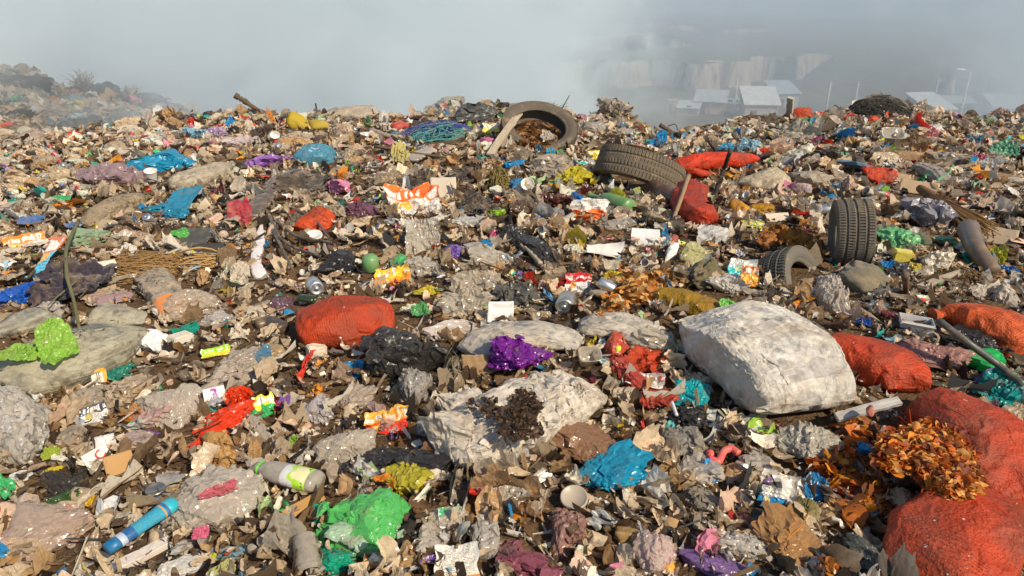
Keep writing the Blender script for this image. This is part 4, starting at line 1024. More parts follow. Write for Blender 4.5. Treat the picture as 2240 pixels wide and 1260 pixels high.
    bag('B', 1528, 382, 92, 36, (.62, .05, .012), 'red sack squashed under the long red sack', name='red_sack', cat='sack', mat='net')
    lg([(1520, 405), (1505, 440), (1530, 465), (1560, 468)], [34, 36, 36, 22], (.62, .045, .012), 'curved red sack leaning beside the tyre lying edge on', 'the curved red sack', name='red_sack', cat='sack', thk=.8, ends=('round', 'round'), lift=.8, mat='net', wr=1.25)
    bag('B', 1922, 388, 72, 44, (.66, .06, .015), 'small tied red net bag sitting on cardboard', 'the tied red bag', name='net_sack', cat='net sack', mat='net', tie=(.3, -.2, 1))
    bag('B', 1748, 252, 78, 40, (.66, .07, .02), 'round red net sack on the crest behind a grey sheet', 'the red sack on the crest', name='net_sack', cat='net sack', mat='net', k=1.0)
    bag('B', 1911, 262, 36, 20, (.66, .07, .02), 'tiny red bag below the dark netting on the crest', name='net_sack', cat='net sack', mat='net')
    bag('B', 690, 488, 92, 58, (.66, .08, .015), 'orange red net sack half covered by black straps', 'the strapped net sack', name='net_sack', cat='net sack', mat='net')
    sh('K', 1412, 792, 92, 60, NR, 'flat empty red net sack spread under a clear film', name='net_sheet', cat='net', mat='net')
    bag('B', 1614, 458, 52, 42, (.62, .30, .01), 'mustard net bag standing beside its twin near the tan sack', name='net_sack', cat='net sack', mat='net')
    bag('B', 1667, 456, 52, 30, (.58, .28, .01), 'lower mustard net bag beside its taller twin', name='net_sack', cat='net sack', mat='net')
    bag('B', 1593, 386, 48, 28, (.62, .27, .01), 'small orange net bag tucked below the long red sack', name='net_sack', cat='net sack', mat='net')
    for i, (x, y, w, h) in enumerate([(1690, 520, 90, 40), (1760, 540, 90, 44), (1735, 510, 110, 34)]):
        sh('K', x, y, w, h, (.46, .19, .02), ['rust orange netting scrap heaped beside the upright tyre', 'darker fold of rust orange netting touching the upright tyre', 'topmost fold of the rust orange netting'][i], name='netting', cat='netting', mat='net', amp=.4, dz=.06)
    bag('B', 1668, 400, 124, 56, (.52, .42, .28), 'plump tan cloth sack with bird droppings between red and mustard bags', 'the plump tan sack', name='cloth_sack', cat='sack', mat='khaki')
    bag('B', 1780, 396, 112, 50, (.50, .41, .30), 'crumpled beige cloth bag joined beside the plump tan sack')
    bag('B', 1750, 415, 48, 32, (.70, .50, .46), 'little white bag blotched with red beside the beige cloth bag')
    lg([(192, 492), (240, 462), (290, 440), (332, 428)], [24, 30, 28, 18], (.30, .22, .13), 'long brown muddy sack tapering at both ends', 'the long muddy sack', name='cloth_sack', cat='sack', mat='khaki', thk=.8, ends=('round', 'tie'))
    lg([(368, 408), (430, 392), (480, 372), (512, 360)], [26, 30, 24, 16], (.47, .40, .29), 'wrinkled beige sack tied at its upper end below the blue bag', 'the wrinkled beige sack', name='woven_sack', cat='sack', mat='khaki', thk=.8, ends=('round', 'tie'), lf=.03)
    bag('B', 696, 346, 100, 62, (.10, .34, .48), 'round sky blue sack speckled with holes and dirt', 'the round blue sack', name='woven_sack', cat='sack', mat='film', k=1.1, fold=.05)
    lg([(1030, 775), (1100, 735), (1180, 730), (1270, 752)], [48, 52, 48, 30], (.52, .47, .40), 'flat grey woven sack behind the purple bag', 'the flat grey sack', name='woven_sack', cat='sack', mat='woven', thk=.6, lift=.7)
    lg([(1265, 715), (1350, 715), (1440, 735)], [28, 42, 46], (.55, .49, .41), 'grey woven sack with clear film hanging over its end', 'the grey sack under clear film', name='woven_sack', cat='sack', mat='woven', thk=.6, lift=.7)
    bag('B', 1885, 620, 150, 80, (.16, .14, .09), 'olive cloth sack lying under the upright tyre', 'the olive cloth sack', name='cloth_sack', cat='sack', mat='cloth')
    lg([(322, 585), (350, 630), (388, 678)], [32, 36, 36], (.40, .32, .23), 'muddy sock like sleeve with an orange band at its end', 'the orange banded sleeve', name='sleeve', cat='sleeve', mat='khaki', thk=.6, ends=('round', 'open'))
    lg([(374, 662), (389, 682)], [38, 37], (.75, .22, .03), 'bright orange band of woven cloth around the muddy sleeve', name='cloth_band', cat='band', mat='cloth', thk=.62, ends=('open', 'open'), nr=10)
    # ---- other filled bags
    T = (0.4, -.3, .8)
    bag('L', 905, 792, 236, 132, (.03, .027, .024), 'large dusty black rubbish bag beside the purple bag', 'the large black bag', mat='blackfilm', fold=.11, tie=(-.5, -.5, .5))
    bag('L', 850, 748, 130, 46, (.035, .032, .03), 'upper black bag lying on top of the large black bag', mat='blackfilm', fold=.12, dz=.1)
    bag('L', 1140, 777, 128, 88, (.20, .008, .30), 'glossy purple plastic bag draped over the flat grey sack', 'the purple bag', fold=.2, tie=(.2, .3, 1), lvl=5, dz=.06)
    bag('L', 1272, 992, 150, 108, (.33, .17, .085), 'translucent brown bag full of refuse under the torn white sack', 'the brown refuse bag', mat='film', fold=.13)
    bag('L', 1345, 1042, 130, 100, (.01, .36, .56), 'torn cyan blue plastic bag beside the brown refuse bag', 'the cyan bag', tie=(.1, -.1, 1), fold=.14)
    bag('L', 788, 1150, 206, 146, (.10, .70, .16), 'bright translucent green bag in the middle of the near litter', 'the bright green bag', tie=(-.6, .3, .5), fold=.10, mat='green')
    bag('L', 800, 1165, 150, 96, (.45, .62, .42), 'white green filling of the translucent green bag', fold=.1)
    bag('L', 728, 1228, 92, 66, (.0, .42, .26), 'teal green bag end poking out beneath the bright green bag', fold=.2)
    sh('F', 702, 1122, 36, 50, (.0, .38, .25), 'dark teal film scrap rising behind the bright green bag')
    bag('L', 893, 1052, 98, 78, (.55, .47, .03), 'crumpled yellow plastic bag below black film', 'the crumpled yellow bag', fold=.24)
    bag('L', 868, 998, 180, 82, (.022, .02, .02), 'crumpled glossy black film beside the torn white sack', 'the crumpled black film', mat='blackfilm', fold=.26)
    bag('C', 715, 998, 176, 108, (.66, .60, .52), 'large clear bag crumpled above the drink bottle', 'the clear bag by the bottle')
    bag('C', 456, 1108, 236, 160, (.68, .63, .58), 'very large crumpled clear bag with faded red print covering the blue bottle end', 'the very large clear bag', K=18)
    sh('F', 478, 1072, 84, 26, (.62, .14, .18), 'faded red print showing on the very large clear bag', dz=.13, tilt=.5)
    sh('F', 440, 1165, 40, 30, (.75, .16, .28), 'small hot pink scrap under the very large clear bag edge', dz=.06)
    bag('C', 128, 1168, 186, 118, (.58, .42, .34), 'clear bag stained pink holding wet scraps near the blue bottle', 'the pink stained clear bag')
    bag('L', 130, 1160, 120, 70, (.62, .34, .25), 'salmon coloured scraps packed in the stained clear bag')
    bag('C', 42, 935, 130, 210, (.72, .70, .68), 'big whitish clear bag bulging below the huge khaki sack', 'the big whitish bag')
    bag('L', 30, 950, 100, 160, (.62, .58, .53), 'pale filling seen through the big whitish bag')
    bag('C', 357, 905, 138, 100, (.66, .60, .54), 'wrinkled clear bag striped red and green inside', 'the striped clear bag')
    bag('L', 357, 910, 112, 74, (.58, .36, .32), 'reddish scraps filling the wrinkled clear bag')
    bag('L', 488, 922, 120, 72, (.85, .055, .01), 'bright orange red bag torn into flaps', 'the torn red bag', fold=.24)
    sh('F', 522, 870, 60, 60, (.85, .06, .01), 'pointed orange red flap sticking up from the torn red bag', tilt=.9, amp=.3)
    bag('L', 480, 812, 140, 76, (.50, .42, .34), 'dusty clear brown bag with a red striped scrap inside')
    bag('L', 1148, 648, 108, 70, (.15, .14, .12), 'dark grey crumpled sheet bag standing above the grey sack', 'the dark grey crumpled bag', fold=.2)
    bag('L', 1000, 717, 118, 46, (.68, .60, .54), 'white bag tinged pink beside the flat grey sack')
    bag('L', 932, 854, 92, 100, (.40, .36, .32), 'grey bag slumped at the side of the large black bag')
    bag('L', 783, 875, 80, 56, (.52, .42, .33), 'round beige bag with a red fleck near the large black bag')
    bag('L', 740, 582, 80, 56, BK, 'shiny black bag above the plump orange red sack', mat='blackfilm')
    bag('L', 1130, 517, 70, 46, BK, 'black bag streaked with grey behind the white boot print', mat='blackfilm')
    bag('L', 1182, 566, 86, 60, (.03, .027, .024), 'crumpled black bag beside a pale forked stick', mat='blackfilm')
    sh('T', 925, 520, 78, 84, (.70, .68, .62), 'upright square sheet of clear film with sharp creases', 'the upright clear sheet', tilt=1.1, square=True, amp=.07, torn=.05, dz=.0)
    bag('C', 926, 588, 74, 54, (.66, .62, .56), 'clear bag right under the upright clear sheet')
    bag('C', 1072, 566, 110, 48, (.64, .60, .53), 'clear crumpled bag beside the shiny black bag')
    sh('T', 1045, 612, 130, 56, (.60, .54, .44), 'tan clear film spread flat in the middle of the heap')
    sh('T', 1015, 660, 130, 60, (.66, .62, .55), 'bunched clear film in front of the dark grey crumpled bag')
    bag('C', 1838, 656, 88, 108, (.66, .60, .54), 'tall clear bag standing upright beside the olive cloth sack', 'the tall clear bag', k=.8)
    bag('L', 2025, 777, 160, 66, (.50, .26, .22), 'wrinkled dusty pink film bag below the black film')
    bag('L', 2100, 752, 164, 58, BK, 'torn shiny black film with ragged edge under the pipe', 'the shiny black film', mat='blackfilm', fold=.28)
    bag('L', 2155, 802, 92, 60, (.02, .60, .14), 'bright green bag with black dots beside the pipe', 'the dotted green bag', tie=(.9, 0, .4))
    bag('L', 2208, 648, 86, 56, (.60, .52, .42), 'tied off white bag above the onion filled net sack', tie=(-.2, -.2, 1))
    bag('L', 1518, 556, 74, 48, (.56, .52, .24), 'pale yellow green bag tinged red like a cabbage', 'the cabbage coloured bag', fold=.1)
    bag('L', 1592, 622, 62, 60, (.68, .63, .56), 'crumpled white bag beside the olive film')
    bag('L', 1545, 610, 66, 76, (.10, .085, .03), 'olive brown crumpled cloth beside the white bag', mat='cloth', name='cloth', cat='cloth')
    bag('L', 1464, 557, 34, 38, W, 'small white paper ball next to the cabbage coloured bag', mat='paper', name='paper_ball', cat='paper ball')
    bag('L', 1965, 527, 100, 58, (.22, .60, .26), 'green net bag stretched beside the upright tyre', 'the green net bag', fold=.25)
    bag('L', 2072, 532, 82, 34, (.36, .60, .34), 'pale green bag beside the green net bag')
    bag('L', 2026, 474, 104, 80, (.40, .38, .42), 'silver lilac pleated bag under the straw broom', 'the silver pleated bag', pleat=.05)
    bag('L', 1229, 388, 92, 44, (.62, .52, .02), 'yellow bag smeared red in front of a dirty clear bag', 'the yellow smeared bag', fold=.16)
    bag('B', 1214, 410, 52, 24, (.68, .32, .02), 'small orange net bag in front of the yellow smeared bag', mat='net', name='net_sack', cat='net sack')
    bag('C', 1212, 372, 106, 62, (.56, .48, .38), 'dirty clear bag rising behind the yellow smeared bag')
    bag('L', 358, 362, 156, 56, (.01, .34, .58), 'large bright blue bag knotted in the middle', 'the large blue bag', tie=(0, -.2, 1), fold=.15)
    bag('L', 312, 354, 56, 28, (.0, .32, .26), 'green blue corner of film beside the large blue bag')
    bag('L', 258, 386, 124, 60, (.40, .28, .30), 'mauve dusty bag below the large blue bag', 'the mauve bag')
    bag('L', 570, 355, 120, 34, (.38, .17, .55), 'violet bag stretched flat beside the round blue sack', 'the violet bag', fold=.24)
    bag('L', 464, 292, 56, 28, (.50, .36, .56), 'pale lilac bag above the dotted white bag')
    bag('L', 428, 294, 52, 30, (.30, .58, .72), 'light blue bags scrap beside the pale lilac bag')
    bag('L', 522, 311, 86, 28, (.72, .60, .58), 'white bag with large red dots near the crest', 'the red dotted white bag')
    for (x, y, w) in ((505, 304, 12), (520, 300, 10), (516, 314, 9), (532, 307, 9)):
        pass
    bag('L', 424, 267, 42, 18, RD, 'bright red bag near the crest beside light blue film')
    bag('L', 190, 278, 112, 48, (.03, .028, .025), 'black bag slumped at the hazy edge of the dump', 'the black bag by the haze', mat='blackfilm')
    bag('B', 74, 302, 84, 36, (.46, .36, .29), 'beige bag with pinkish stains at the hazy edge')
    bag('B', 258, 324, 52, 30, (.36, .29, .21), 'small round taupe sack above the large blue bag', mat='khaki')
    bag('X', 652, 272, 54, 46, (.42, .30, .03), 'mustard yellow foam block below the pale slab', 'the mustard foam', name='foam_block', cat='foam')
    bag('X', 698, 276, 48, 30, (.40, .29, .04), 'second mustard foam lump beside the larger one', name='foam_block', cat='foam')
    bag('L', 404, 466, 66, 64, (.03, .32, .50), 'torn blue bag with handles above lime scraps', 'the torn blue bag', fold=.24)
    bag('L', 352, 456, 64, 24, (.02, .28, .42), 'flattened blue bag behind the torn blue bag')
    bag('L', 200, 526, 98, 48, (.38, .52, .32), 'pale green translucent bag knotted in the middle', 'the pale green bag', tie=(-.2, -.4, .9))
    bag('L', 45, 648, 104, 56, (.01, .13, .60), 'vivid blue crumpled film above the khaki hump', 'the vivid blue film', fold=.26)
    bag('L', 150, 640, 58, 56, (.01, .14, .58), 'vivid blue bag hanging under the green branch', fold=.22)
    bag('C', 80, 683, 78, 38, (.64, .66, .70), 'bluish clear bag lying on the khaki hump')
    bag('C', 425, 668, 140, 76, (.62, .52, .42), 'tan clear bag over the orange banded sleeve', 'the tan clear bag')
    bag('C', 468, 700, 76, 38, (.62, .60, .70), 'lavender tinted clear bag beside the tan clear bag')
    bag('L', 328, 746, 88, 68, (.74, .70, .68), 'white bag with bold red blocks beside the khaki sack', 'the red and white bag', mat='printed', c2=(.75, .02, .03))
    bag('L', 790, 462, 72, 46, (.20, .08, .13), 'dark plum bag beside the orange and white wrapper')
    bag('L', 746, 410, 54, 48, (.56, .20, .32), 'pink and green crumpled bag below the blue sack', mat='printed', c2=(.2, .45, .08))
    bag('C', 915, 348, 58, 38, (.68, .64, .58), 'white clear bag crumpled near the blue netting')
    sh('K', 874, 338, 46, 60, (.40, .34, .10), 'olive yellow cloth hanging below the blue netting')
    bag('L', 1052, 252, 110, 56, (.075, .075, .07), 'dark grey shiny bag beside the plank on the crest', 'the dark grey bag on the crest', mat='blackfilm')
    bag('L', 1160, 256, 60, 26, (.16, .16, .15), 'small dark bag between the crest heap and the big tyre', mat='blackfilm')
    bag('B', 768, 250, 132, 36, (.46, .38, .28), 'long beige cloth mound forming the crest', mat='khaki', name='cloth_sack', cat='sack')
    bag('B', 1142, 219, 86, 28, (.52, .43, .34), 'beige bundle peaked with white at the top of the crest', 'the peaked beige bundle')
    bag('B', 1300, 280, 64, 30, (.42, .38, .32), 'grey white bag with silver end beside the mustard bag', tie=(.9, 0, .2))
    bag('L', 1396, 284, 42, 30, (.46, .28, .04), 'mustard bag topped with a red cap scrap')
    bag('L', 1272, 257, 28, 17, (.52, .30, .36), 'dusty pink bag behind the grey white bag')
    bag('L', 1072, 311, 54, 20, (.66, .20, .36), 'pink bag at the foot of the leaning plank')
    bag('L', 880, 277, 56, 24, (.46, .015, .03), 'dark red cloth bag on the blue netting', mat='cloth')
    bag('L', 1122, 362, 54, 22, (.01, .30, .62), 'small vivid blue bag above the paper cup')
    bag('L', 1130, 404, 46, 30, (.01, .28, .60), 'vivid blue bag right beside the paper cup')
    bag('L', 1264, 434, 34, 28, (.01, .18, .58), 'deep blue bag between brown film and orange wrapper')
    bag('L', 1212, 440, 84, 42, (.16, .05, .035), 'dark rusty bag beside the deep blue bag')
    bag('L', 1092, 469, 42, 26, (.34, .62, .04), 'lime green bag in the middle of the heap')
    bag('L', 1028, 488, 78, 40, (.70, .67, .60), 'crumpled white bag near the lime green bag')
    bag('C', 1350, 492, 76, 34, (.64, .60, .54), 'dusty clear bag below the green bottle')
    bag('L', 1875, 366, 72, 34, (.16, .28, .38), 'slate blue bag above the tied red bag')
    lg([(1998, 366), (2040, 380), (2092, 424)], [14, 20, 14], (.52, .45, .35), 'long beige film stretched downhill beside cardboard', name='plastic_sheet', cat='plastic film', mat='film', ends=('round', 'tie'), lf=.06)
    bag('L', 2070, 345, 120, 26, (.52, .47, .39), 'flattened beige bag behind the green straps')
    bag('B', 1925, 233, 124, 50, (.055, .055, .045), 'dark heap of netting crowning the crest', 'the dark netting on the crest', name='netting_heap', cat='netting', mat='cloth', fold=.16, K=26)
    tangle(1925, 240, 150, 44, 260, .004, (.07, .07, .06), 'dark tangled fishing net over the crest heap', 'net_tangle', 'net', hgt=.30, curl=.9)
    bag('L', 2078, 258, 54, 24, (.62, .36, .38), 'pink and white bag hanging by the dead branch')
    bag('B', 2155, 262, 44, 24, (.42, .44, .40), 'grey green bucket shaped bag beside the pink bag')
    bag('L', 1156, 1219, 104, 86, (.34, .09, .13), 'dusty maroon bag at the lower edge', 'the maroon bag', fold=.24, tie=(.6, .1, .7))
    bag('L', 1562, 1238, 168, 64, (.24, .13, .34), 'big dusty purple bag at the lower edge', 'the dusty purple bag', fold=.12)
    bag('C', 1428, 1208, 100, 110, (.74, .55, .54), 'clear pinkish bag with red stripes beside the orange fruit', 'the pinkish striped bag')
    bag('L', 1434, 1222, 70, 70, (.66, .42, .42), 'pink crumpled filling of the clear striped bag')
    bag('L', 1488, 968, 102, 76, (.34, .31, .26), 'grey green bag below the flowered pack', 'the grey green bag')
    bag('L', 1526, 918, 128, 60, BK, 'black crumpled film around the flowered pack', mat='blackfilm', fold=.25)
    bag('C', 1528, 1032, 112, 74, (.64, .60, .56), 'clear cup shaped bag with a bright blue label', 'the blue labelled clear bag')
    sh('P', 1556, 1030, 34, 52, (.01, .22, .60), 'bright blue label inside the clear cup shaped bag', c2=(.02, .3, .7), name='label_sheet', tilt=.9)
    bag('C', 1664, 1018, 98, 60, (.60, .55, .52), 'grey clear bag tipped with red beside pink hose')
    bag('L', 1546, 1102, 84, 70, (.32, .27, .21), 'muddy grey crumpled bag beside the white cube', fold=.26)
    bag('L', 1755, 972, 150, 84, (.55, .50, .40), 'creased cream film bag under the big white woven sack', 'the cream creased film', fold=.24)
    bag('L', 1535, 838, 80, 42, (.60, .50, .36), 'small knotted cream bag beside the red cloth', tie=(1, 0, .2))
    bag('L', 1440, 878, 70, 56, (.48, .06, .03), 'brick red cloth bunched into a rose shape', 'the bunched red cloth', fold=.26)
    bag('L', 1730, 1205, 160, 104, (.48, .25, .09), 'long amber brown film bag at the lower edge', 'the amber film', fold=.22)
    bag('L', 1896, 1222, 112, 84, (.08, .085, .07), 'dark crumpled sheet beside the burst sack', mat='blackfilm', fold=.26)
    bag('L', 1620, 1190, 150, 70, (.58, .53, .46), 'shredded off white film below the black slab', fold=.3)
    bag('C', 962, 1138, 116, 62, (.62, .56, .48), 'clear bag with a green and white label inside', 'the clear bag with green label')
    sh('P', 984, 1132, 50, 46, (.66, .66, .70), 'white paper with green edge inside the clear bag', c2=(.02, .35, .15))
    bag('C', 946, 1198, 84, 72, (.66, .62, .58), 'clear bag with purple corner beside the printed paper')
    lg([(1056, 1135), (1062, 1175), (1062, 1220)], [26, 32, 22], (.50, .45, .38), 'twisted upright clear grey film beside the printed paper', name='plastic_sheet', cat='plastic film', mat='film', lf=.07, fold=.14, ends=('tie', 'round'))
    sh('F', 1100, 1090, 112, 56, (.58, .50, .40), 'cream torn film below the torn white sack')
    bag('L', 1232, 1160, 92, 108, (.36, .19, .15), 'brownish pink film crumpled near the oval lid', 'the brownish pink film', fold=.28)
    bag('X', 1374, 1174, 66, 50, (.30, .19, .08), 'round muddy potato lying in dark mulch', name='potato', cat='potato')
    bag('L', 400, 1240, 132, 56, (.70, .67, .62), 'white bag sheet at the lower edge below the blue bottle', 'the white bag at the lower edge')
    bag('L', 485, 995, 66, 98, (.44, .24, .08), 'amber brown paper bag torn with a dark hollow', 'the amber torn paper', mat='paper', name='paper_bag', cat='paper bag', fold=.3)
    sh('F', 558, 990, 30, 52, (.50, .30, .12), 'small pointed amber scrap beside the amber torn paper', tilt=.9)
    bag('L', 604, 890, 44, 36, (.38, .03, .015), 'dark red crumpled film like a flower')
    bag('L', 845, 935, 70, 60, (.58, .30, .27), 'clear pink bag under the red wrapper', mat='clear')
    bag('C', 920, 940, 46, 40, (.42, .50, .62), 'small bluish silver foil bag beside the red wrapper')
    bag('L', 288, 860, 72, 84, (.60, .47, .33), 'beige bag twisted upright near the pill box', tie=(.3, 0, 1))
    bag('L', 215, 870, 110, 60, (.45, .38, .30), 'flattened grey beige bag below the pill box')
    bag('L', 300, 970, 90, 60, (.52, .40, .34), 'soft pinkish grey film behind the square cardboard')
    bag('L', 330, 880, 80, 40, (.42, .35, .27), 'folded taupe film above the striped clear bag')
    bag('L', 150, 960, 70, 60, (.44, .36, .27), 'taupe leafy film between the whitish bag and cardboard')
    bag('L', 135, 1062, 100, 70, (.05, .045, .04), 'dark brown rotten film above the stained clear bag')
    bag('L', 560, 790, 70, 54, (.10, .24, .36), 'faded blue bag with an orange dot beside the beige one')
    bag('L', 598, 770, 70, 48, (.62, .45, .26), 'cream and orange crumpled bag beside the plump sack')
    bag('L', 620, 665, 76, 42, (.17, .09, .13), 'purple brown film folded beside the crushed can')
    bag('L', 700, 898, 100, 60, (.56, .50, .48), 'lilac grey long bag draped above the clear bag')
    bag('B', 1350, 760, 60, 70, (.62, .10, .05), 'coral red bag crumpled around the yellow cap')
    lg([(1345, 790), (1385, 830), (1420, 862)], [26, 22, 20], (.50, .06, .04), 'twisted coral red cloth reaching the bunched red cloth', name='cloth', cat='cloth', mat='film', lf=.08, fold=.16, ends=('round', 'tie'))
    bag('C', 1430, 745, 110, 70, (.64, .58, .48), 'large clear film hanging over the grey sack end')
    bag('L', 813, 470 + 530, 0 + 30, 20, BG, 'tiny beige film scrap on the black film')
    bag('L', 1240, 620, 1 + 60, 60, (.30, .012, .015), 'dark red translucent wrapper bag standing beside white packet', 'the dark red wrapper', name='wrapper', cat='packaging')
    # ---- far hazy heap and crest heaps
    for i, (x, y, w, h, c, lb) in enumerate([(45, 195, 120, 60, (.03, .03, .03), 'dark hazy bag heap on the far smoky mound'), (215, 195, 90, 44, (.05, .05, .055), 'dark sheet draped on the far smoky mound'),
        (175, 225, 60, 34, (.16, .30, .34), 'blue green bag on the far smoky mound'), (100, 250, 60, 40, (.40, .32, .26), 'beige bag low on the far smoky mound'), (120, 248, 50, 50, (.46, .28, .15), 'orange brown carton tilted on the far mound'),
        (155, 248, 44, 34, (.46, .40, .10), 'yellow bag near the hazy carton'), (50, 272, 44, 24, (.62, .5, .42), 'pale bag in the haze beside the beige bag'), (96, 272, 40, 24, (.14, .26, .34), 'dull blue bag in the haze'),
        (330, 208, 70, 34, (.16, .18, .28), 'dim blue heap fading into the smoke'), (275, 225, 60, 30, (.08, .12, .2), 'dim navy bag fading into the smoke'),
        (985, 216, 60, 34, (.5, .42, .34), 'hazy beige bag behind the crest'), (930, 226, 50, 26, (.48, .42, .36), 'faint beige bag sunk in the smoke'), (1048, 212, 30, 22, (.62, .25, .14), 'hazy orange bag behind the crest'),
        (1345, 226, 80, 40, (.50, .42, .33), 'big beige sack bundle on the hump behind the crest'), (1308, 232, 44, 30, (.52, .40, .33), 'pinkish beige bag beside the hump bundle'), (1352, 210, 26, 14, (.2, .22, .2), 'small dark bag on top of the hump bundle'),
        (1362, 236, 30, 16, (.46, .33, .2), 'flat cardboard box on the hump bundle')]):
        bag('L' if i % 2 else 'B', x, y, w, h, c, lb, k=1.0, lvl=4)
    # ---- sheets, films, cloth
    sh('F', 118, 748, 80, 108, (.30, .55, .07), 'lime green film draped over the huge khaki sack', 'the lime green film', dz=.20, tilt=.5, amp=.14)
    sh('F', 45, 772, 110, 42, (.28, .50, .07), 'trailing lime green film end across the khaki sack', dz=.20, tilt=.3, amp=.14)
    sh('K', 175, 606, 160, 84, (.022, .02, .04), 'large dark navy cloth under the green branch', 'the navy cloth', dz=.06)
    sh('K', 128, 640, 110, 50, (.02, .018, .035), 'lower fold of navy cloth beside the vivid blue bag', dz=.04)
    lg([(538, 482), (575, 440), (610, 395), (650, 385), (705, 412)], [22, 20, 16, 22, 24], (.075, .055, .05), 'long dark brown garment folded into an arch', 'the dark brown garment', name='cloth', cat='cloth', mat='cloth', thk=.5, lf=.06, fold=.14, ends=('seam', 'seam'))
    sh('K', 522, 462, 56, 60, (.34, .01, .04), 'crimson cloth showing beneath the brown garment', 'the crimson cloth', tilt=.6)
    sh('K', 655, 400, 120, 44, (.05, .045, .04), 'charcoal cloth spread beside the brown garment')
    lg([(575, 475), (566, 530), (560, 575), (572, 610)], [12, 13, 11, 18], (.72, .68, .68), 'white stocking hanging down beside the brown garment', 'the white stocking', name='stocking', cat='stocking', mat='cloth', thk=.6, lf=.02, wr=1.03, fold=.02, ends=('tie', 'round'))
    for i, pts in enumerate([[(588, 470), (610, 520), (650, 545), (700, 560)], [(600, 480), (650, 520), (725, 530)], [(590, 490), (625, 560), (640, 590)], [(640, 455), (690, 480), (720, 520)]]):
        thin(pts, 4, (.03, .02, .018), ['black strap trailing from the brown garment', 'second black strap over the net sack', 'black strap dangling beside the white stocking', 'dark strap crossing the strapped net sack'][i], name='strap', cat='strap', mat='cloth', lift=.07, taper=.7)
    sh('K', 922, 400, 66, 48, BK, 'black cloth beside the beige board'); sh('K', 1012, 380, 56, 44, (.02, .018, .017), 'black cloth near the ball of twigs'); sh('K', 1032, 450, 80, 58, (.018, .016, .016), 'black cloth below the beige board')
    sh('S', 970, 412, 60, 52, (.55, .47, .37), 'stained beige board with a rounded tip between black cloths', thick=.008, tilt=.9)
    sh('P', 905, 440, 124, 70, (.74, .68, .6), 'large white and orange printed bag spread open', 'the orange printed bag', c2=(.80, .16, .02), n=34, amp=.18)
    sh('P', 1290, 460, 90, 56, (.76, .18, .03), 'crumpled orange and white wrapper bound with a strap', 'the orange wrapper', c2=(.7, .66, .6), n=30, amp=.3, tilt=.8)
    sh('P', 858, 607, 80, 46, (.85, .30, .01), 'bright orange snack packet with yellow end', 'the orange packet', c2=(.85, .5, .02), n=26, amp=.22)
    sh('P', 1264, 620, 60, 52, (.74, .70, .66), 'white packet with red stripes standing on edge', 'the striped white packet', c2=(.7, .02, .02), tilt=1.0, amp=.2)
    sh('P', 846, 925, 102, 58, (.80, .03, .01), 'torn bright red wrapper with gold streaks', 'the red wrapper', c2=(.8, .4, .05), amp=.3, n=26)
    sh('P', 575, 888, 54, 52, (.02, .42, .10), 'green wrapper with yellow and white print beside dark red film', c2=(.75, .65, .05), amp=.3)
    sh('P', 472, 770, 62, 22, (.78, .62, .02), 'yellow wrapper covered in black squiggles with lime edge', 'the yellow squiggle wrapper', c2=(.3, .6, .02), amp=.08)
    lg([(78, 606), (100, 565), (118, 540), (132, 518)], [12, 8, 13, 16], (.10, .52, .72), 'light blue sweet packet twisted in the middle', 'the light blue packet', name='wrapper', cat='packaging', mat='printed', thk=.3, ends=('seam', 'seam'), fold=.1, c2=(.7, .2, .08), dzs=[.03, .08, .1, .12])
    sh('P', 55, 530, 90, 30, (.55, .48, .4), 'silver white packet with orange marks beside the light blue packet', c2=(.7, .25, .03))
    sh('F', 765, 810, 58, 46, (.02, .28, .56), 'translucent blue film on the edge of the large black bag', 'the small blue film', tilt=.7)
    sh('F', 262, 810, 66, 44, (.02, .26, .19), 'teal film between the pill box and the khaki sack', tilt=.3)
    sh('F', 405, 722, 62, 26, (.0, .35, .25), 'teal green card sheet below the lavender bag', amp=.08)
    box(395, 742, 44, 24, 30, (.66, .60, .50), 'cream box with green corner below the teal card', yaw=.5)
    sh('F', 2190, 850, 90, 90, (.0, .32, .30), 'teal film strips hanging beside the black pipe')
    sh('F', 1510, 860, 84, 60, (.0, .45, .50), 'flat turquoise sheet tucked under the big white woven sack', 'the turquoise sheet', amp=.06, square=True)
    sh('F', 1465, 935, 24, 34, (.15, .62, .60), 'small turquoise scrap beside the grey green bag')
    sh('F', 650, 478, 40, 30, (.16, .14, .11), 'grey film scrap above the strapped net sack')
    lg([(550, 895), (568, 940), (605, 988)], [12, 14, 9], (.34, .30, .26), 'pleated grey cloth strip hanging beside the torn red bag', 'the pleated grey strip', name='cloth', cat='cloth', mat='cloth', thk=.4, lf=.08)
    lg([(795, 1010), (800, 1060), (785, 1105)], [8, 9, 7], (.42, .36, .28), 'twisted taupe film rope beside the crumpled yellow bag', name='film_rope', cat='plastic film', mat='film', thk=.7, lf=.12)
    sh('F', 1340, 604, 50, 22, (.72, .60, .02), 'yellow film beside the onion skins'); sh('F', 935, 637, 60, 20, (.70, .58, .04), 'yellow film scrap below the orange packet'); sh('F', 920, 680, 46, 30, (.12, .42, .14), 'green film folded beside the plump orange red sack')
    sh('F', 994, 549, 48, 30, (.25, .14, .50), 'small violet film beside the upright clear sheet', tilt=.7); sh('F', 1060, 534, 34, 24, (.01, .28, .55), 'blue curled film beside the black bag', tilt=.8)
    sh('F', 1082, 518, 30, 26, (.70, .06, .25), 'hot pink pouch end beside the black bag'); sh('S', 1095, 682, 60, 48, (.78, .76, .73), 'folded white carton piece standing up behind the grey sack', 'the folded white carton', tilt=1.1, thick=.004, amp=.1)
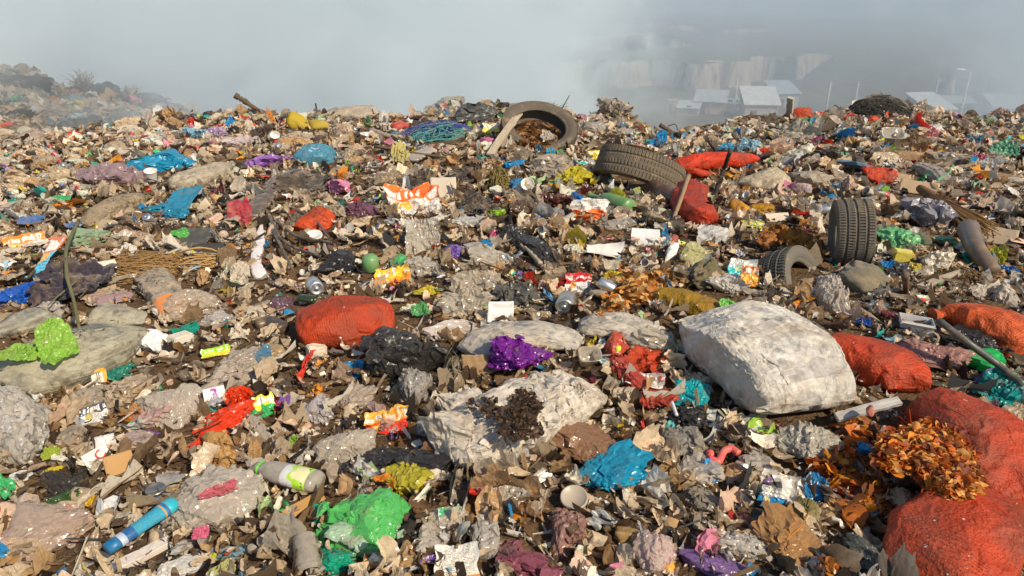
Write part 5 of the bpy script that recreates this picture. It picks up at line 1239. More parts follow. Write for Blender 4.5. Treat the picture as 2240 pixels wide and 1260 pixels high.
    sh('S', 1324, 549, 86, 30, (.74, .71, .66), 'shallow crushed white tray with a brown bit on it', 'the crushed white tray', name='tray', cat='tray', mat='rigid', amp=.08, curl=.4); sh('S', 1412, 517, 64, 40, (.76, .74, .72), 'broken white foam tray with ridges', name='tray', cat='tray', mat='foam', curl=.35, tilt=.7)
    sh('P', 1558, 514, 66, 46, (.55, .53, .49), 'folded newspaper page with dark rows of print', 'the newspaper', mat='page', name='newspaper', cat='newspaper', c2=(.2, .2, .2))
    sh('P', 1625, 585, 62, 40, (.02, .55, .60), 'turquoise packet behind the orange one', 'the turquoise packet', c2=(.6, .6, .55), tilt=.8); sh('P', 1640, 604, 38, 46, (.80, .36, .02), 'orange packet leaning in front of the turquoise one', c2=(.75, .2, .02), tilt=1.0, dz=.05)
    sh('P', 1642, 491, 56, 16, (.60, .62, .02), 'flattened yellow packet below the mustard net bags'); sh('P', 1075, 281, 40, 22, (.78, .70, .02), 'bright yellow packet beside the leaning plank', c2=(.75, .7, .5), tilt=.8); sh('F', 1089, 225, 18, 10, (.80, .76, .02), 'tiny fluorescent yellow scrap on the crest')
    sh('P', 1300, 338, 40, 20, (.75, .60, .02), 'yellow packet beside the tyre lying edge on'); sh('F', 1206, 333, 22, 16, (.02, .40, .62), 'small blue packet at the foot of the big tyre'); sh('F', 1178, 326, 18, 22, (.03, .12, .18), 'navy scrap leaning on the big tyre')
    sh('F', 1783, 268, 24, 22, (.06, .40, .50), 'turquoise folded sheet beside the red sack on the crest', tilt=.9); sh('F', 1738, 290, 110, 40, (.48, .42, .33), 'grey beige tarpaulin folded below the red sack on the crest', amp=.25)
    sh('F', 1640, 315, 60, 30, (.30, .50, .60), 'pale blue film above the long red sack'); sh('F', 1590, 322, 40, 18, (.03, .35, .62), 'bright blue packet above the long red sack')
    sh('F', 1794, 305, 32, 18, (.42, .03, .20), 'magenta scrap beside the green straw'); sh('F', 2140, 346, 30, 18, (.72, .10, .28), 'pink scrap near the hazy side of the dump'); sh('S', 1841, 339, 30, 15, (.02, .36, .16), 'small green tray above the slate blue bag', name='tray', cat='tray', mat='rigid')
    sh('F', 2200, 330, 60, 34, (.14, .40, .24), 'green translucent film near the hazy side'); sh('F', 2128, 305, 40, 22, (.08, .20, .30), 'dark blue film on the hazy side'); sh('K', 1205, 860 + 400, 10, 8, BR, 'tiny brown rag beside the maroon bag')
    sh('F', 392, 508, 40, 24, (.12, .50, .10), 'bright green printed patch peeling on the black panel', amp=.05, tilt=.25, dz=.05); sh('S', 415, 522, 88, 50, (.055, .06, .055), 'dark scuffed panel with a green patch lying flat', 'the dark panel', mat='rigid', c2=(.04, .04, .038), thick=.006, yaw=-.4, tilt=.25, name='panel', cat='panel')
    sh('S', 450, 548, 70, 36, (.045, .045, .045), 'black scuffed panel beside the green one', thick=.006, yaw=-.3, tilt=.2, name='panel', cat='panel')
    o = sh('S', 228, 598, 56, 58, (.66, .58, .47), 'cream carton flap printed with pale blue capital letters', 'the lettered carton', thick=.006, tilt=.9, name='carton', cat='carton', amp=.04)
    o_ = 0; text('IBSEN', .045, 'paper', (.22, .42, .55), o, (.02, -.0, .03), (0, 0, .9))
    for i in range(5): sh('S', 215 + i * 9, 640 + i * 3, 76, 22, (.46 - .03 * i, .34 - .03 * i, .22), 'flattened layer of cardboard under the lettered carton', thick=.006, tilt=.15, name='cardboard', cat='cardboard', group='cardboard layers under the lettered carton')
    sh('S', 262, 1016, 60, 54, (.46, .27, .11), 'square piece of plain brown cardboard', 'the square cardboard', thick=.006, tilt=.8, name='cardboard', cat='cardboard')
    sh('S', 665, 1104, 100, 26, (.46, .24, .06), 'long amber cardboard strip beside the bright green bag', thick=.004, yaw=.45, tilt=.4, name='cardboard', cat='cardboard')
    sh('S', 652, 258, 68, 24, (.50, .50, .40), 'pale greenish slab leaning above the mustard foam', thick=.05, mat='foam', name='foam_slab', cat='foam', tilt=.6, yaw=.3)
    sh('S', 1040, 800, 60, 50, (.30, .19, .10), 'curled brown cardboard beside the purple bag', thick=.005, tilt=1.0, name='cardboard', cat='cardboard', amp=.12)
    sh('S', 1690, 1140, 96, 40, (.03, .03, .028), 'flat black rubber slab under the blue and white pack', thick=.01, mat='rubber', name='rubber_slab', cat='rubber', tilt=.1)
    sh('F', 1760, 1120, 64, 68, (.20, .16, .05), 'large olive brown leaf shaped film beside the slab', 'the olive leaf', name='leaf', cat='leaf', mat='leaf1', amp=.08)
    sh('F', 1868, 996, 24, 30, (.20, .28, .08), 'small green leaf among orange leaves', name='leaf', cat='leaf', mat='leaf1', amp=.08)
    sh('F', 935, 985, 22, 46, (.16, .07, .03), 'dark pointed leaf leaning on the torn white sack', name='leaf', cat='leaf', mat='leaf1', tilt=.9, amp=.08)
    sh('F', 138, 1092, 84, 36, (.05, .13, .04), 'dark green plastic leaf above the stained clear bag', name='leaf', cat='leaf', tilt=.7)
    sh('F', 110, 992, 40, 30, (.40, .50, .05), 'lime scrap beside a yellow one'); sh('F', 122, 1027, 34, 20, (.75, .62, .02), 'bright yellow scrap below the lime one')
    sh('F', 196, 1092, 26, 34, (.78, .50, .03), 'yellow orange scrap beside the dark green leaf'); sh('F', 465, 1222, 18, 26, (.60, .65, .02), 'small fluorescent yellow strip beside the very large clear bag', tilt=.9); sh('F', 490, 1244, 60, 36, (.55, .55, .22), 'pale yellow film at the lower edge')
    sh('P', 1712, 1062, 96, 60, (.56, .48, .38), 'stained beige and blue carton pack crushed flat', 'the blue and beige pack', c2=(.50, .43, .34), tilt=.7, amp=.14, n=26); sh('P', 1690, 1090, 62, 50, (.01, .25, .52), 'blue folded end of the crushed beige pack', c2=(.6, .52, .42), tilt=.9, amp=.15)
    sh('P', 1528, 912, 78, 38, (.72, .68, .48), 'cream pack printed with red and blue flowers', 'the flowered pack', c2=(.62, .62, .5), tilt=.5, amp=.05)
    sh('P', 1000, 1228, 100, 76, (.70, .66, .58), 'stained white paper with lines of small print', 'the printed paper', mat='page', name='printed_paper', cat='paper', tilt=.45, amp=.06)
    sh('P', 935, 1225, 40, 20, (.12, .03, .30), 'purple film under the corner of the printed paper')
    sh('P', 232, 1010 - 40, 1 + 40, 44, (.60, .58, .56), 'white card strip behind the square cardboard'); sh('P', 205, 905, 54, 46, (.72, .70, .68), 'white and dark blue printed card', c2=(.05, .06, .09), mat='printed', tilt=.7)
    text('C', .055, 'paper', (.70, .03, .02), sh('S', 213, 1000, 58, 40, (.74, .72, .69), 'white card with a red letter beside the square cardboard', mat='rigid', name='card', cat='card', tilt=.8, yaw=.4), (.01, 0, .012), (0, 0, .5)); text('3', .075, 'paper', (.55, .03, .50), sh('S', 470, 868, 46, 44, (.74, .70, .68), 'white packet with a magenta numeral 3', mat='rigid', name='packet', cat='packet', tilt=.9), (0, .01, .012), (0, 0, 0))
    sh('P', 1410, 832, 90, 32, (.66, .60, .55), 'white carton and coloured straws on the red netting'); sh('K', 2160, 440, 60, 40, (.34, .25, .18), 'brown cloth drying beside the broom')
    sh('S', 1960, 390, 60, 26, (.42, .29, .17), 'folded cardboard beside the tied red bag', thick=.006, name='cardboard', cat='cardboard'); sh('S', 2010, 410, 80, 30, (.44, .31, .19), 'sloping cardboard under the long beige film', thick=.006, name='cardboard', cat='cardboard')
    sh('S', 2185, 384, 80, 14, (.26, .17, .10), 'brown perforated board on the hazy side', thick=.02, name='board', cat='board', tilt=.2)
    sh('S', 1700, 475, 60, 18, (.62, .52, .40), 'long beige board leaning behind black film', thick=.02, yaw=.5, name='board', cat='board'); sh('S', 2180, 515, 80, 40, (.38, .29, .2), 'wide brown board beside the brown pipe', thick=.01, name='board', cat='board')
    sh('F', 2180, 560, 40, 44, (.44, .46, .04), 'yellow green film beside the brown pipe'); sh('F', 2135, 570, 56, 40, (.02, .28, .24), 'dark teal net beside the brown pipe'); sh('F', 2206, 588, 44, 16, (.01, .16, .50), 'vivid blue scrap beside the brown pipe')
    bag('L', 1960, 590, 90, 50, (.03, .03, .03), 'black bag scrap with a blue lid in it', mat='blackfilm'); sh('F', 1940, 577, 30, 16, (.01, .26, .62), 'blue lid on the black bag scrap', dz=.1); sh('F', 1917, 594, 26, 24, (.22, .60, .03), 'lime scrap beside the blue lid', dz=.06); sh('F', 1890, 703, 34, 18, (.01, .10, .45), 'deep blue scrap in front of the tall clear bag')
    sh('F', 1592, 664, 42, 20, (.25, .68, .15), 'light green film on the mustard net sack end', dz=.1); sh('F', 2005, 588, 44, 30, (.62, .50, .08), 'yellow patterned film below the green net bag')
    sh('K', 75, 482, 56, 22, (.03, .12, .32), 'blue cloth scrap left of the long muddy sack'.replace('left of', 'lying beyond')); sh('K', 160, 492, 40, 20, (.02, .12, .34), 'small blue rag below the long muddy sack'); sh('F', 30, 445, 40, 24, (.02, .34, .24), 'teal scrap beside the clear bag'); bag('C', 25, 455, 50, 30, (.6, .58, .55), 'small clear bag beside the teal scrap')
    # ---- rigid things
    turned((560, 1021), (700, 1056), [(0, 0), (.075, .001), (.08, .05), (.075, .09), (.10, .14), (.145, .26), (.155, .4), (.150, .6), (.158, .93), (.13, .985), (0, 1)], (.62, .60, .55), 'clear drink bottle with a green ring and a neon lime label', 'bottle', 'bottle', 'clear', squash=.75, rpx=34, ref='the drink bottle', lift=.06,
           parts=[('neck_ring', [(.085, .055), (.09, .06), (.09, .09), (.085, .095)], (.10, .75, .04), 'rigid'), ('label', [(.158, .50), (.160, .505), (.163, .88), (.160, .885)], (.42, .72, .04), 'printed')])
    turned((234, 1202), (384, 1098), [(0, 0), (.085, .0), (.095, .02), (.095, .14), (.09, .15), (.10, .22), (.105, .35), (.098, .5), (.115, .7), (.125, .85), (.12, .98), (0, 1)], (.005, .10, .28), 'blue shampoo bottle shading to turquoise with a silver collar', 'bottle', 'bottle', 'rigid', squash=.8, rpx=26, ref='the blue shampoo bottle', lift=.10, ns=36,
           parts=[('cap', [(0, -.004), (.098, -.003), (.099, .13), (.096, .14)], (.0, .14, .32), 'rigid'), ('collar', [(.097, .15), (.104, .155), (.106, .23), (.10, .235)], (.45, .50, .58), 'rigid'), ('label', [(.107, .36), (.101, .5), (.117, .7), (.122, .80)], (.02, .34, .50), 'page'), ('base', [(.123, .84), (.1275, .85), (.1225, .983), (.05, 1.004), (0, 1.004)], (.0, .42, .52), 'rigid')])
    turned((1378, 456), (1291, 428), [(0, 0), (.11, 0), (.13, .03), (.13, .52), (.11, .62), (.045, .75), (.042, .97), (.05, .975), (.05, 1), (0, 1)], (.10, .26, .08), 'green glass bottle lying beside the orange wrapper', 'bottle', 'bottle', 'rigid', ref='the green glass bottle', rpx=14)
    turned((812, 590), (815, 552), [(0, 0), (.42, .0), (.46, .05), (.46, .7), (.3, .88), (.1, .95), (0, .95)], (.12, .30, .10), 'frosted green jar standing behind the orange packet', 'jar', 'jar', 'rigid', rpx=20, lift=.03, up=True)
    turned((1425, 412), (1490, 446), [(0, 0), (.10, 0), (.13, .05), (.13, .55), (.05, .8), (.05, 1), (0, 1)], (.07, .03, .02), 'dark brown bottle lying behind the green glass bottle', 'bottle', 'bottle', 'rigid', rpx=10)
    def can(p1, p2, col, lab, ref=None, sq=.9):
        turned(p1, p2, [(0, .03), (.22, .03), (.25, 0), (.31, .05), (.33, .1), (.33, .88), (.27, .97), (.27, 1), (.25, .97), (0, .96)], col, lab, 'can', 'can', 'metal', squash=sq, rpx=17, ref=ref, parts=[('pull_tab', [(0, -.02), (.1, -.02), (.1, .01), (0, .01)], (.6, .6, .6), 'metal')], lift=.06, dent=.01)
    can((693, 632), (683, 618), (.62, .62, .62), 'silver drink can seen end on above the plump sack', 'the silver can', 1); can((690, 655), (655, 650), (.12, .16, .08), 'crushed dark drink can lying below the silver can', None, .55)
    can((1233, 672), (1243, 650), (.55, .52, .46), 'open tin cup lying in front of the striped packet')
    def disc(px, py, w, h, col, lab, name, cat, mat, ref=None, tilt=.5, rim=.1):
        P, t = at(px, py, .05); Rr = w / 2 * t / F; V, Fc = lathe([(0, .0), (Rr * .82, 0), (Rr * .88, rim * Rr), (Rr * .97, rim * Rr), (Rr, 0), (Rr, -.12 * Rr), (0, -.12 * Rr)], 40)
        tl = max(.05, min(1.3, math.asin(min(1, h / w)) - dep_at(py))); o = mk(name, V, Fc, MAT[mat], loc=P, rot=(tl, 0, azim(P))); tint(o, col); tag(o, lab, cat); reg(px, py, w, h, P, ref); return o
    disc(1256, 1088, 62, 52, (.42, .35, .27), 'round beige lid with a raised rim lying below the cyan bag', 'lid', 'lid', 'rigid', 'the round beige lid'); disc(340, 1070, 42, 28, (.40, .36, .3), 'dull metal jar lid beside brown film', 'lid', 'lid', 'metal')
    disc(20, 316, 24, 28, (.30, .28, .25), 'grey round wheel cap at the hazy edge of the dump', 'wheel_cap', 'wheel cap', 'rigid'); disc(687, 514, 36, 22, (.75, .73, .68), 'white round plate below the strapped net sack', 'plate', 'plate', 'rigid')
    def cup(px, py, w, h, col, lab, tl=.9, yaw=0., sqz=1.0, mat='rigid', ref=None, rib=0):
        P, t = at(px, py, .05); Rr = w / 2 * t / F; Hh = h * t / F
        o = mk('cup', *lathe([(0, .02 * Hh), (Rr * .7, 0), (Rr * .78, .02 * Hh)] + [(Rr * (.75 + .25 * q + rib * .04 * (-1) ** i), Hh * (.05 + .93 * q)) for i, q in enumerate(np.linspace(0, 1, 14))] + [(Rr * 1.05, Hh), (Rr * 1.05, Hh * 1.02), (Rr * .97, Hh), (Rr * .70, .06 * Hh), (0, .05 * Hh)], 36), MAT[mat], loc=P, rot=(tl, 0, azim(P) + yaw)); tint(o, col); tag(o, lab, 'cup'); reg(px, py, w, h, P, ref); return o
    cup(1154, 412, 28, 24, (.72, .68, .6), 'white paper cup facing up beside the vivid blue bags', ref='the paper cup'); cup(333, 393, 26, 22, (.76, .73, .68), 'white cup on a red saucer below the mauve bag', tl=.3)
    cup(665, 1176, 62, 96, (.55, .50, .43), 'ribbed clear plastic cup lying beside the bright green bag', tl=1.8, mat='clear', rib=1, ref='the ribbed cup'); cup(603, 307, 20, 18, (.74, .78, .82), 'small white tub with a blue band near the crest', tl=.7)
    def tub(px, py, w, h, col, lab, yaw=.3, tl=.6, mat='clear'):
        P, t = at(px, py, .05); a = w * t / F / 2; hh = h * t / F * .6
        prof = [(0, 0), (.6, 0), (.78, .04), (1, 1), (1.1, 1), (1.1, 1.05), (.98, 1.03), (.74, .08), (0, .06)]
        ns = 32; ph = np.linspace(0, 6.2832, ns, endpoint=False); se = lambda c: np.sign(c) * abs(c) ** .45
        V = np.array([[r_ * a * se(math.cos(q)), r_ * a * .75 * se(math.sin(q)), z * hh] for r_, z in prof for q in ph]); o = mk('food_tub', V, gridf(ns, len(prof), wrap=True), MAT[mat], loc=P, rot=(tl, 0, azim(P) + yaw)); tint(o, col); tag(o, lab, 'food tub'); reg(px, py, w, h, P)
    tub(1946, 306, 42, 34, (.68, .66, .62), 'square clear food tub tipped on the slope'); tub(1284, 790, 46, 56, (.50, .47, .42), 'grey clear food tub lying beside the coral red bag'); tub(1810, 300 - 20, 30, 40, (.6, .52, .46), 'narrow clear tub beside the red sack on the crest', yaw=1.2); tub(1335, 455 + 130, 30, 16, (.6, .58, .5), 'tiny clear tub near the crushed white tray')
    box(2002, 712, 64, 30, 44, (.66, .65, .62), 'small open white cardboard box beside the onion filled sack', 'carton_box', 'box', 'paper', open_=True, ref='the open white box', yaw=.2, tilt=.05)
    box(1633, 1090, 30, 28, 28, (.72, .68, .60), 'dirty white cube beside the blue and beige pack', 'block', 'block', 'foam', amp=.03)
    box(216, 826, 30, 40, 10, (.72, .64, .54), 'upright white pill box with orange top stripe', 'pill_box', 'box', 'paper', yaw=.25, tilt=.12, rx=-.3, ref='the pill box', label_part=[(0, .42, .96, .14, (.85, .36, .02), 'stripe'), (.36, 0, .2, .9, (.85, .40, .05), 'stripe'), (-.15, .05, .04, .55, (.2, .2, .2), 'print_line'), (-.02, .05, .04, .5, (.2, .2, .2), 'print_line')])
    box(692, 757 + 10, 40, 26, 26, (.66, .58, .46), 'chunk of off white foam below the plump orange red sack', 'foam_chunk', 'foam', 'foam', amp=.06); box(308, 1216, 112, 18, 30, (.70, .62, .55), 'flattened white carton with orange and red print below the blue bottle', 'carton', 'carton', 'printed', yaw=.15, c2=(.70, .2, .06), tilt=0); box(1974, 560, 38, 26, 26, (.72, .60, .10), 'squat yellow food jar beside the green net bag', 'jar', 'jar', 'printed', c2=(.60, .10, .05)); box(1600, 255 - 3, 20, 14, 16, (.55, .54, .5), 'small pale box on the crest', 'block', 'block', 'foam'); box(1652, 247, 26, 10, 12, (.70, .62, .06), 'tiny yellow box on the crest', 'block', 'block', 'rigid')
    bag('X', 1460, 1243, 36, 36, (.85, .33, .01), 'orange fruit resting beside the pinkish striped bag', 'the orange fruit', name='orange_fruit', cat='fruit', mat='rigid', fold=.02, K=40, k=1.0); bag('X', 1352, 762, 14, 16, (.70, .72, .02), 'round yellow bottle cap in the coral red bag', name='screw_top', cat='screw top', mat='rigid', fold=.02, K=40, dz=.16, k=1.0); bag('X', 2150, 480, 16, 14, (.75, .50, .03), 'yellow bottle cap beside the broom end', name='screw_top', cat='screw top', mat='rigid', fold=.02, K=40)
    # shoe
    lg([(558, 712), (590, 706), (622, 722)], [15, 15, 19], (.055, .04, .03), 'dark brown shoe with a pale sole end', 'the dark brown shoe', name='shoe', cat='shoe', mat='rigid', thk=.8, ends=('round', 'round'), fold=.03)
    # ---- timber, sticks, pipes
    plank((1072, 338), (1136, 248), 17, .02, (.66, .54, .38), 'weathered plank leaning against the big tyre on the crest', l1=.06, l2=.24, ref='the leaning plank'); plank((1100, 322), (1110, 290), 7, .012, (.46, .36, .26), 'short pale stick propped against the leaning plank', name='stick', cat='stick', l1=.05, l2=.15)
    plank((1830, 913), (1968, 877), 20, .018, (.66, .62, .56), 'white painted wooden lath lying between the red net sacks', name='lath', cat='lath', ref='the white lath', l1=.10, l2=.16); bag('X', 1903, 900, 20, 26, (.45, .16, .12), 'small dirty charm hanging on the white lath', name='charm', cat='charm', fold=.1, dz=.16)
    lg([(2118, 500), (2135, 545), (2172, 595)], [22, 19, 17], (.14, .10, .075), 'rusty brown pipe standing slanted on the slope', 'the brown pipe', name='pipe', cat='pipe', mat='rigid', thk=1.0, ends=('open', 'open'), fold=.01, lf=0, lump=.02, sup=2, dzs=[.12, .08, .0]); thin([(2052, 700), (2120, 752), (2180, 795), (2240, 842)], 8, (.06, .07, .06), 'long dark green grey pipe slanting past the dotted green bag', name='pipe', cat='pipe', mat='rigid', lifts=[.24, .2, .12, .08], taper=1.0, ref='the slanting pipe', ns=12)
    thin([(1598, 328), (1582, 375), (1564, 430)], 5, (.02, .02, .02), 'black metal rod stuck upright between red sacks', name='rod', cat='rod', mat='rubber', lifts=[.42, .2, .03], taper=1.0, ref='the black rod'); thin([(1506, 385), (1488, 440), (1467, 495)], 6, (.30, .20, .12), 'brown stick leaning on the curved red sack', lifts=[.22, .16, .02], knobs=.1); thin([(172, 482), (143, 544), (146, 607), (160, 650), (174, 722)], 6, (.16, .15, .07), 'greenish bare branch lying over the navy cloth', name='branch', cat='branch', lifts=[.1, .16, .2, .16, .2], knobs=.08, ref='the green branch')
    thin([(172, 612), (130, 645), (105, 668)], 2.5, (.16, .14, .07), 'thin side twig below the green branch', name='twig', cat='twig', lift=.1); thin([(512, 198), (540, 212), (572, 226)], 7, (.10, .07, .045), 'dark driftwood branch poking above the crest', name='branch', cat='branch', lifts=[.36, .22, .05], knobs=.15, ref='the driftwood'); thin([(528, 202), (550, 216), (590, 230)], 5, (.12, .08, .05), 'second dark branch beside the driftwood on the crest', name='branch', cat='branch', lifts=[.28, .16, .05], knobs=.15)
    thin([(810, 287), (850, 299), (900, 302)], 8, (.36, .29, .21), 'smooth curved driftwood below the red cloth bag', name='branch', cat='branch', knobs=.04, lift=.05); thin([(820, 320), (905, 335), (980, 345)], 4, (.16, .11, .07), 'thin brown branch under the blue netting', name='branch', cat='branch', lift=.08); thin([(1445, 258), (1470, 275), (1482, 284)], 5, (.10, .07, .05), 'short dark stake in the dip of the crest', lifts=[.2, .1, 0]); thin([(1433, 262), (1440, 280)], 2, (.06, .05, .04), 'thin wire upright in the dip of the crest', name='wire', cat='wire', lifts=[.16, 0]); thin([(1463, 250), (1480, 256), (1488, 280)], 1.5, (.12, .09, .06), 'bent straw arching over the dip', name='straw', cat='straw', lifts=[.2, .22, 0])
    thin([(690, 225), (693, 240), (700, 246)], 2, (.06, .06, .03), 'small dry weed stem on the crest', name='weed', cat='weed', lifts=[.22, .1, 0]); thin([(1226, 235), (1236, 222), (1246, 208)], 1.5, (.10, .09, .06), 'thin bent grass stalk on the crest', name='grass_stalk', cat='grass', lifts=[.05, .2, .34]); thin([(1552, 312), (1560, 322), (1568, 334)], 4, (.03, .03, .03), 'black bent bar above the long red sack', name='bar', cat='bar', mat='rubber', lifts=[.2, .12, .02]); thin([(1795, 292), (1818, 312)], 3.5, (.05, .60, .12), 'bright green straw beside the magenta scrap', name='straw', cat='straw', mat='rigid'); thin([(2128, 405), (2157, 392)], 4, (.12, .50, .30), 'green strap piece on the slope', name='strap', cat='strap', mat='rigid')
    thin([(2050, 395), (2075, 380), (2085, 362)], 4, (.04, .28, .14), 'dark green loop of strapping beside the long beige film', name='strap', cat='strap', mat='rigid', lift=.08); thin([(1182, 576), (1160, 552), (1148, 540)], 5, (.40, .33, .24), 'pale forked stick between two black bags', lift=.12, knobs=.1)
    plank((1726, 256), (1730, 214), 13, .05, (.42, .41, .36), 'short grey concrete post on the crest', name='post', cat='post', mat='foam', l1=.05, l2=.40); thin([(1980, 600), (1983, 640)], 8, (.16, .11, .08), 'rusty upright stake beside the brown pipe', name='stake', cat='stake', lifts=[.2, 0]); plank((2010, 630), (2105, 596), 16, .02, (.46, .38, .29), 'pale board lying at the foot of the brown pipe', name='board', cat='board')
    thin([(1552, 1003), (1572, 1012), (1583, 986), (1600, 980), (1616, 992)], 8, CO, 'coral pink rubber hose bent in a hook', name='hose', cat='hose', mat='rigid', lift=.07, taper=1.0, ref='the coral hose', ns=12); thin([(1555, 1000), (1553, 990)], 9, CO, 'short coral end piece beside the bent hose', name='hose', cat='hose', mat='rigid', lift=.05, taper=1.0, ns=12)
    thin([(1720, 1180), (1755, 1150), (1770, 1120)], 2, (.45, .18, .02), 'thin orange stalk beside the olive leaf', name='stalk', cat='stalk', lift=.06); thin([(1470, 880), (1480, 908)], 4, (.72, .70, .66), 'white plastic stick beside the turquoise sheet', mat='rigid', lift=.1, taper=1); thin([(0, 820), (10, 812)], 1, BR, 'short brown twig end at the khaki sack', name='twig', cat='twig')
    # broom
    A, B, t = oriented((2012, 412), (2145, 500), .10); L = np.linalg.norm(B - A); r0 = empty('straw_broom', A, frame_to(A, B)); tag(r0, 'old straw broom fanning out above the silver pleated bag', 'broom'); MARKS.append((A[0], A[1], 'the straw broom'))
    V, Fc = lathe([(0, 0), (.035, 0), (.04, .05), (.05, L * .25), (.03, L * .3)], 20); tint(mk('binding', V, Fc, MAT['twig'], r0), (.18, .10, .05)); parts = []; r = rng_()
    for i in range(170):
        a = r.rand() * 6.28; s = math.sqrt(r.rand()); x, y = math.cos(a) * s, math.sin(a) * s
        parts.append(tube([(x * .03, y * .03, L * .05), (x * .06, y * .05, L * .5), (x * .13 + r.normal() * .015, y * .08, L * r.uniform(.85, 1.05))], .0035, 4))
    V, Fc = join(parts); tint(mk('bristles', V, Fc, MAT['twig'], r0), (.34, .20, .09)); [KEEP.append((x, y, 34, 24)) for x, y in ((2030, 425), (2070, 450), (2110, 475), (2140, 492))]
    # tangles
    tangle(320, 590, 200, 80, 170, .0026, (.34, .20, .08), 'bundle of dry brown reeds spread beside the lettered carton', 'reed_bundle', 'reeds', hgt=.16, curl=.35, aniso=-.15, ref='the dry reeds')
    tangle(440, 570, 120, 40, 26, .005, (.42, .26, .11), 'thicker pale reeds stretched over the black panel', 'reed_bundle', 'reeds', hgt=.14, curl=.12, aniso=-.05)
    tangle(950, 292, 180, 66, 520, .005, (.012, .05, .26), 'tangled navy blue netting and rope below the crest', 'rope_tangle', 'netting', mat='cloth', hgt=.20, curl=1.1, ref='the blue netting'); tangle(960, 300, 160, 50, 60, .006, (.03, .26, .26), 'turquoise cord mixed into the navy netting', 'rope_tangle', 'netting', mat='cloth', hgt=.25, curl=1.0)
    tangle(1088, 397, 56, 58, 130, .004, (.20, .15, .05), 'round ball of thin olive twigs beside blue bags', 'twig_ball', 'twigs', hgt=.22, curl=1.2, ref='the twig ball'); tangle(2120, 600, 80, 40, 60, .004, (.16, .10, .05), 'brown root fibres around the brown pipe foot', 'root_fibres', 'roots', hgt=.08)
    tangle(990, 805, 46, 44, 40, .003, (.16, .14, .10), 'small grey wire mesh bag beside the large black bag', 'wire_mesh', 'wire mesh', hgt=.14); tangle(1175, 360, 40, 30, 24, .004, (.46, .42, .36), 'pale string knot near the paper cup', 'string', 'string', hgt=.06)
    spray(1200, 226, 90, 30, 46, .006, (.12, .14, .07), 'spray of dry green grass blades on the crest', 'grass_tuft', 'grass', twig=0); spray(188, 180, 60, 60, 46, .012, (.22, .18, .12), 'pale dry bush growing on the far smoky mound', 'dry_bush', 'bush'); spray(285, 205, 60, 36, 40, .012, (.2, .15, .1), 'second dry bush fading into the smoke', 'dry_bush', 'bush'); tangle(1820, 240, 80, 24, 60, .006, (.13, .11, .07), 'dry twigs scattered below the dark netting', 'twig_heap', 'twigs', hgt=.14, curl=.4)
    tangle(1650, 258, 120, 30, 80, .006, (.16, .12, .08), 'dry stalks heaped on the crest beside the concrete post', 'stalk_heap', 'stalks', hgt=.14, curl=.4, aniso=.6); tangle(1545, 268, 110, 26, 70, .006, (.11, .08, .055), 'dark stalks and roots hanging at the dip', 'root_heap', 'roots', hgt=.12, curl=.5)
# ================================================================ everything else strewn over the heap
SIZE_W = [(.0, 'tiny'), (.055, 'small'), (.10, 'fair sized'), (.16, 'large'), (.26, 'very large')]
PAL = [  # colour, words, weight
    ((.70, .54, .36), 'beige', 24), ((.80, .69, .54), 'off white', 17), ((.56, .43, .29), 'taupe', 13), ((.46, .39, .31), 'grey', 4), ((.26, .165, .09), 'brown', 9),
    ((.06, .05, .04), 'dark', 6), ((.56, .35, .17), 'tan', 8), ((.82, .78, .71), 'white', 7), ((.72, .50, .36), 'pinkish beige', 6), ((.11, .066, .04), 'dark brown', 5),
    ((.02, .30, .62), 'blue', 1.3), ((.76, .045, .02), 'red', 1.5), ((.07, .52, .18), 'green', .7), ((.82, .62, .04), 'yellow', 1.0), ((.85, .30, .03), 'orange', 1.2), ((.32, .14, .50), 'purple', .4),
    ((.74, .26, .36), 'pink', .6), ((.02, .42, .38), 'teal', .5), ((.36, .60, .74), 'pale blue', 1.0), ((.48, .64, .34), 'pale green', .8), ((.28, .05, .06), 'maroon', .7), ((.42, .70, .08), 'lime', .35)]
PW = np.array([p[2] for p in PAL], float)
def inside_any(px, py, grow, K):
    """is a picture position inside the footprint of something already placed"""
    dx = (px[:, None] - K[None, :, 0]) / (K[None, :, 2] * .94 + grow[:, None]); dy = (py[:, None] - K[None, :, 1]) / (K[None, :, 3] * .92 + grow[:, None])
    return ((dx * dx + dy * dy) < 1).any(1)
def sample_ground(n, r, ymin=1.25, ymax=12.2, power=.75, uspan=.95, fl=0):
    y = (ymin ** (power + 1) + r.rand(n) * (ymax ** (power + 1) - ymin ** (power + 1))) ** (1 / (power + 1))
    x = r.uniform(-1, 1, n) * uspan * (y + 1.0)
    return x, y
def relation(x, y):
    M = MARKS_A; d = np.hypot(M[:, 0] - x, (M[:, 1] - y) * .8); k = int(d.argmin()); dx, dy = x - M[k, 0], y - M[k, 1]
    near = ''
    if abs(dx) > abs(dy): w = 'beside'
    elif dy < 0: w = 'in front of'
    else: w = 'behind'
    return near + w + ' ' + MARKS_R[k]
def lum_noise(x, y): return 1 + .18 * vn(np.stack([x, y, x * 0], -1), .8, 77)
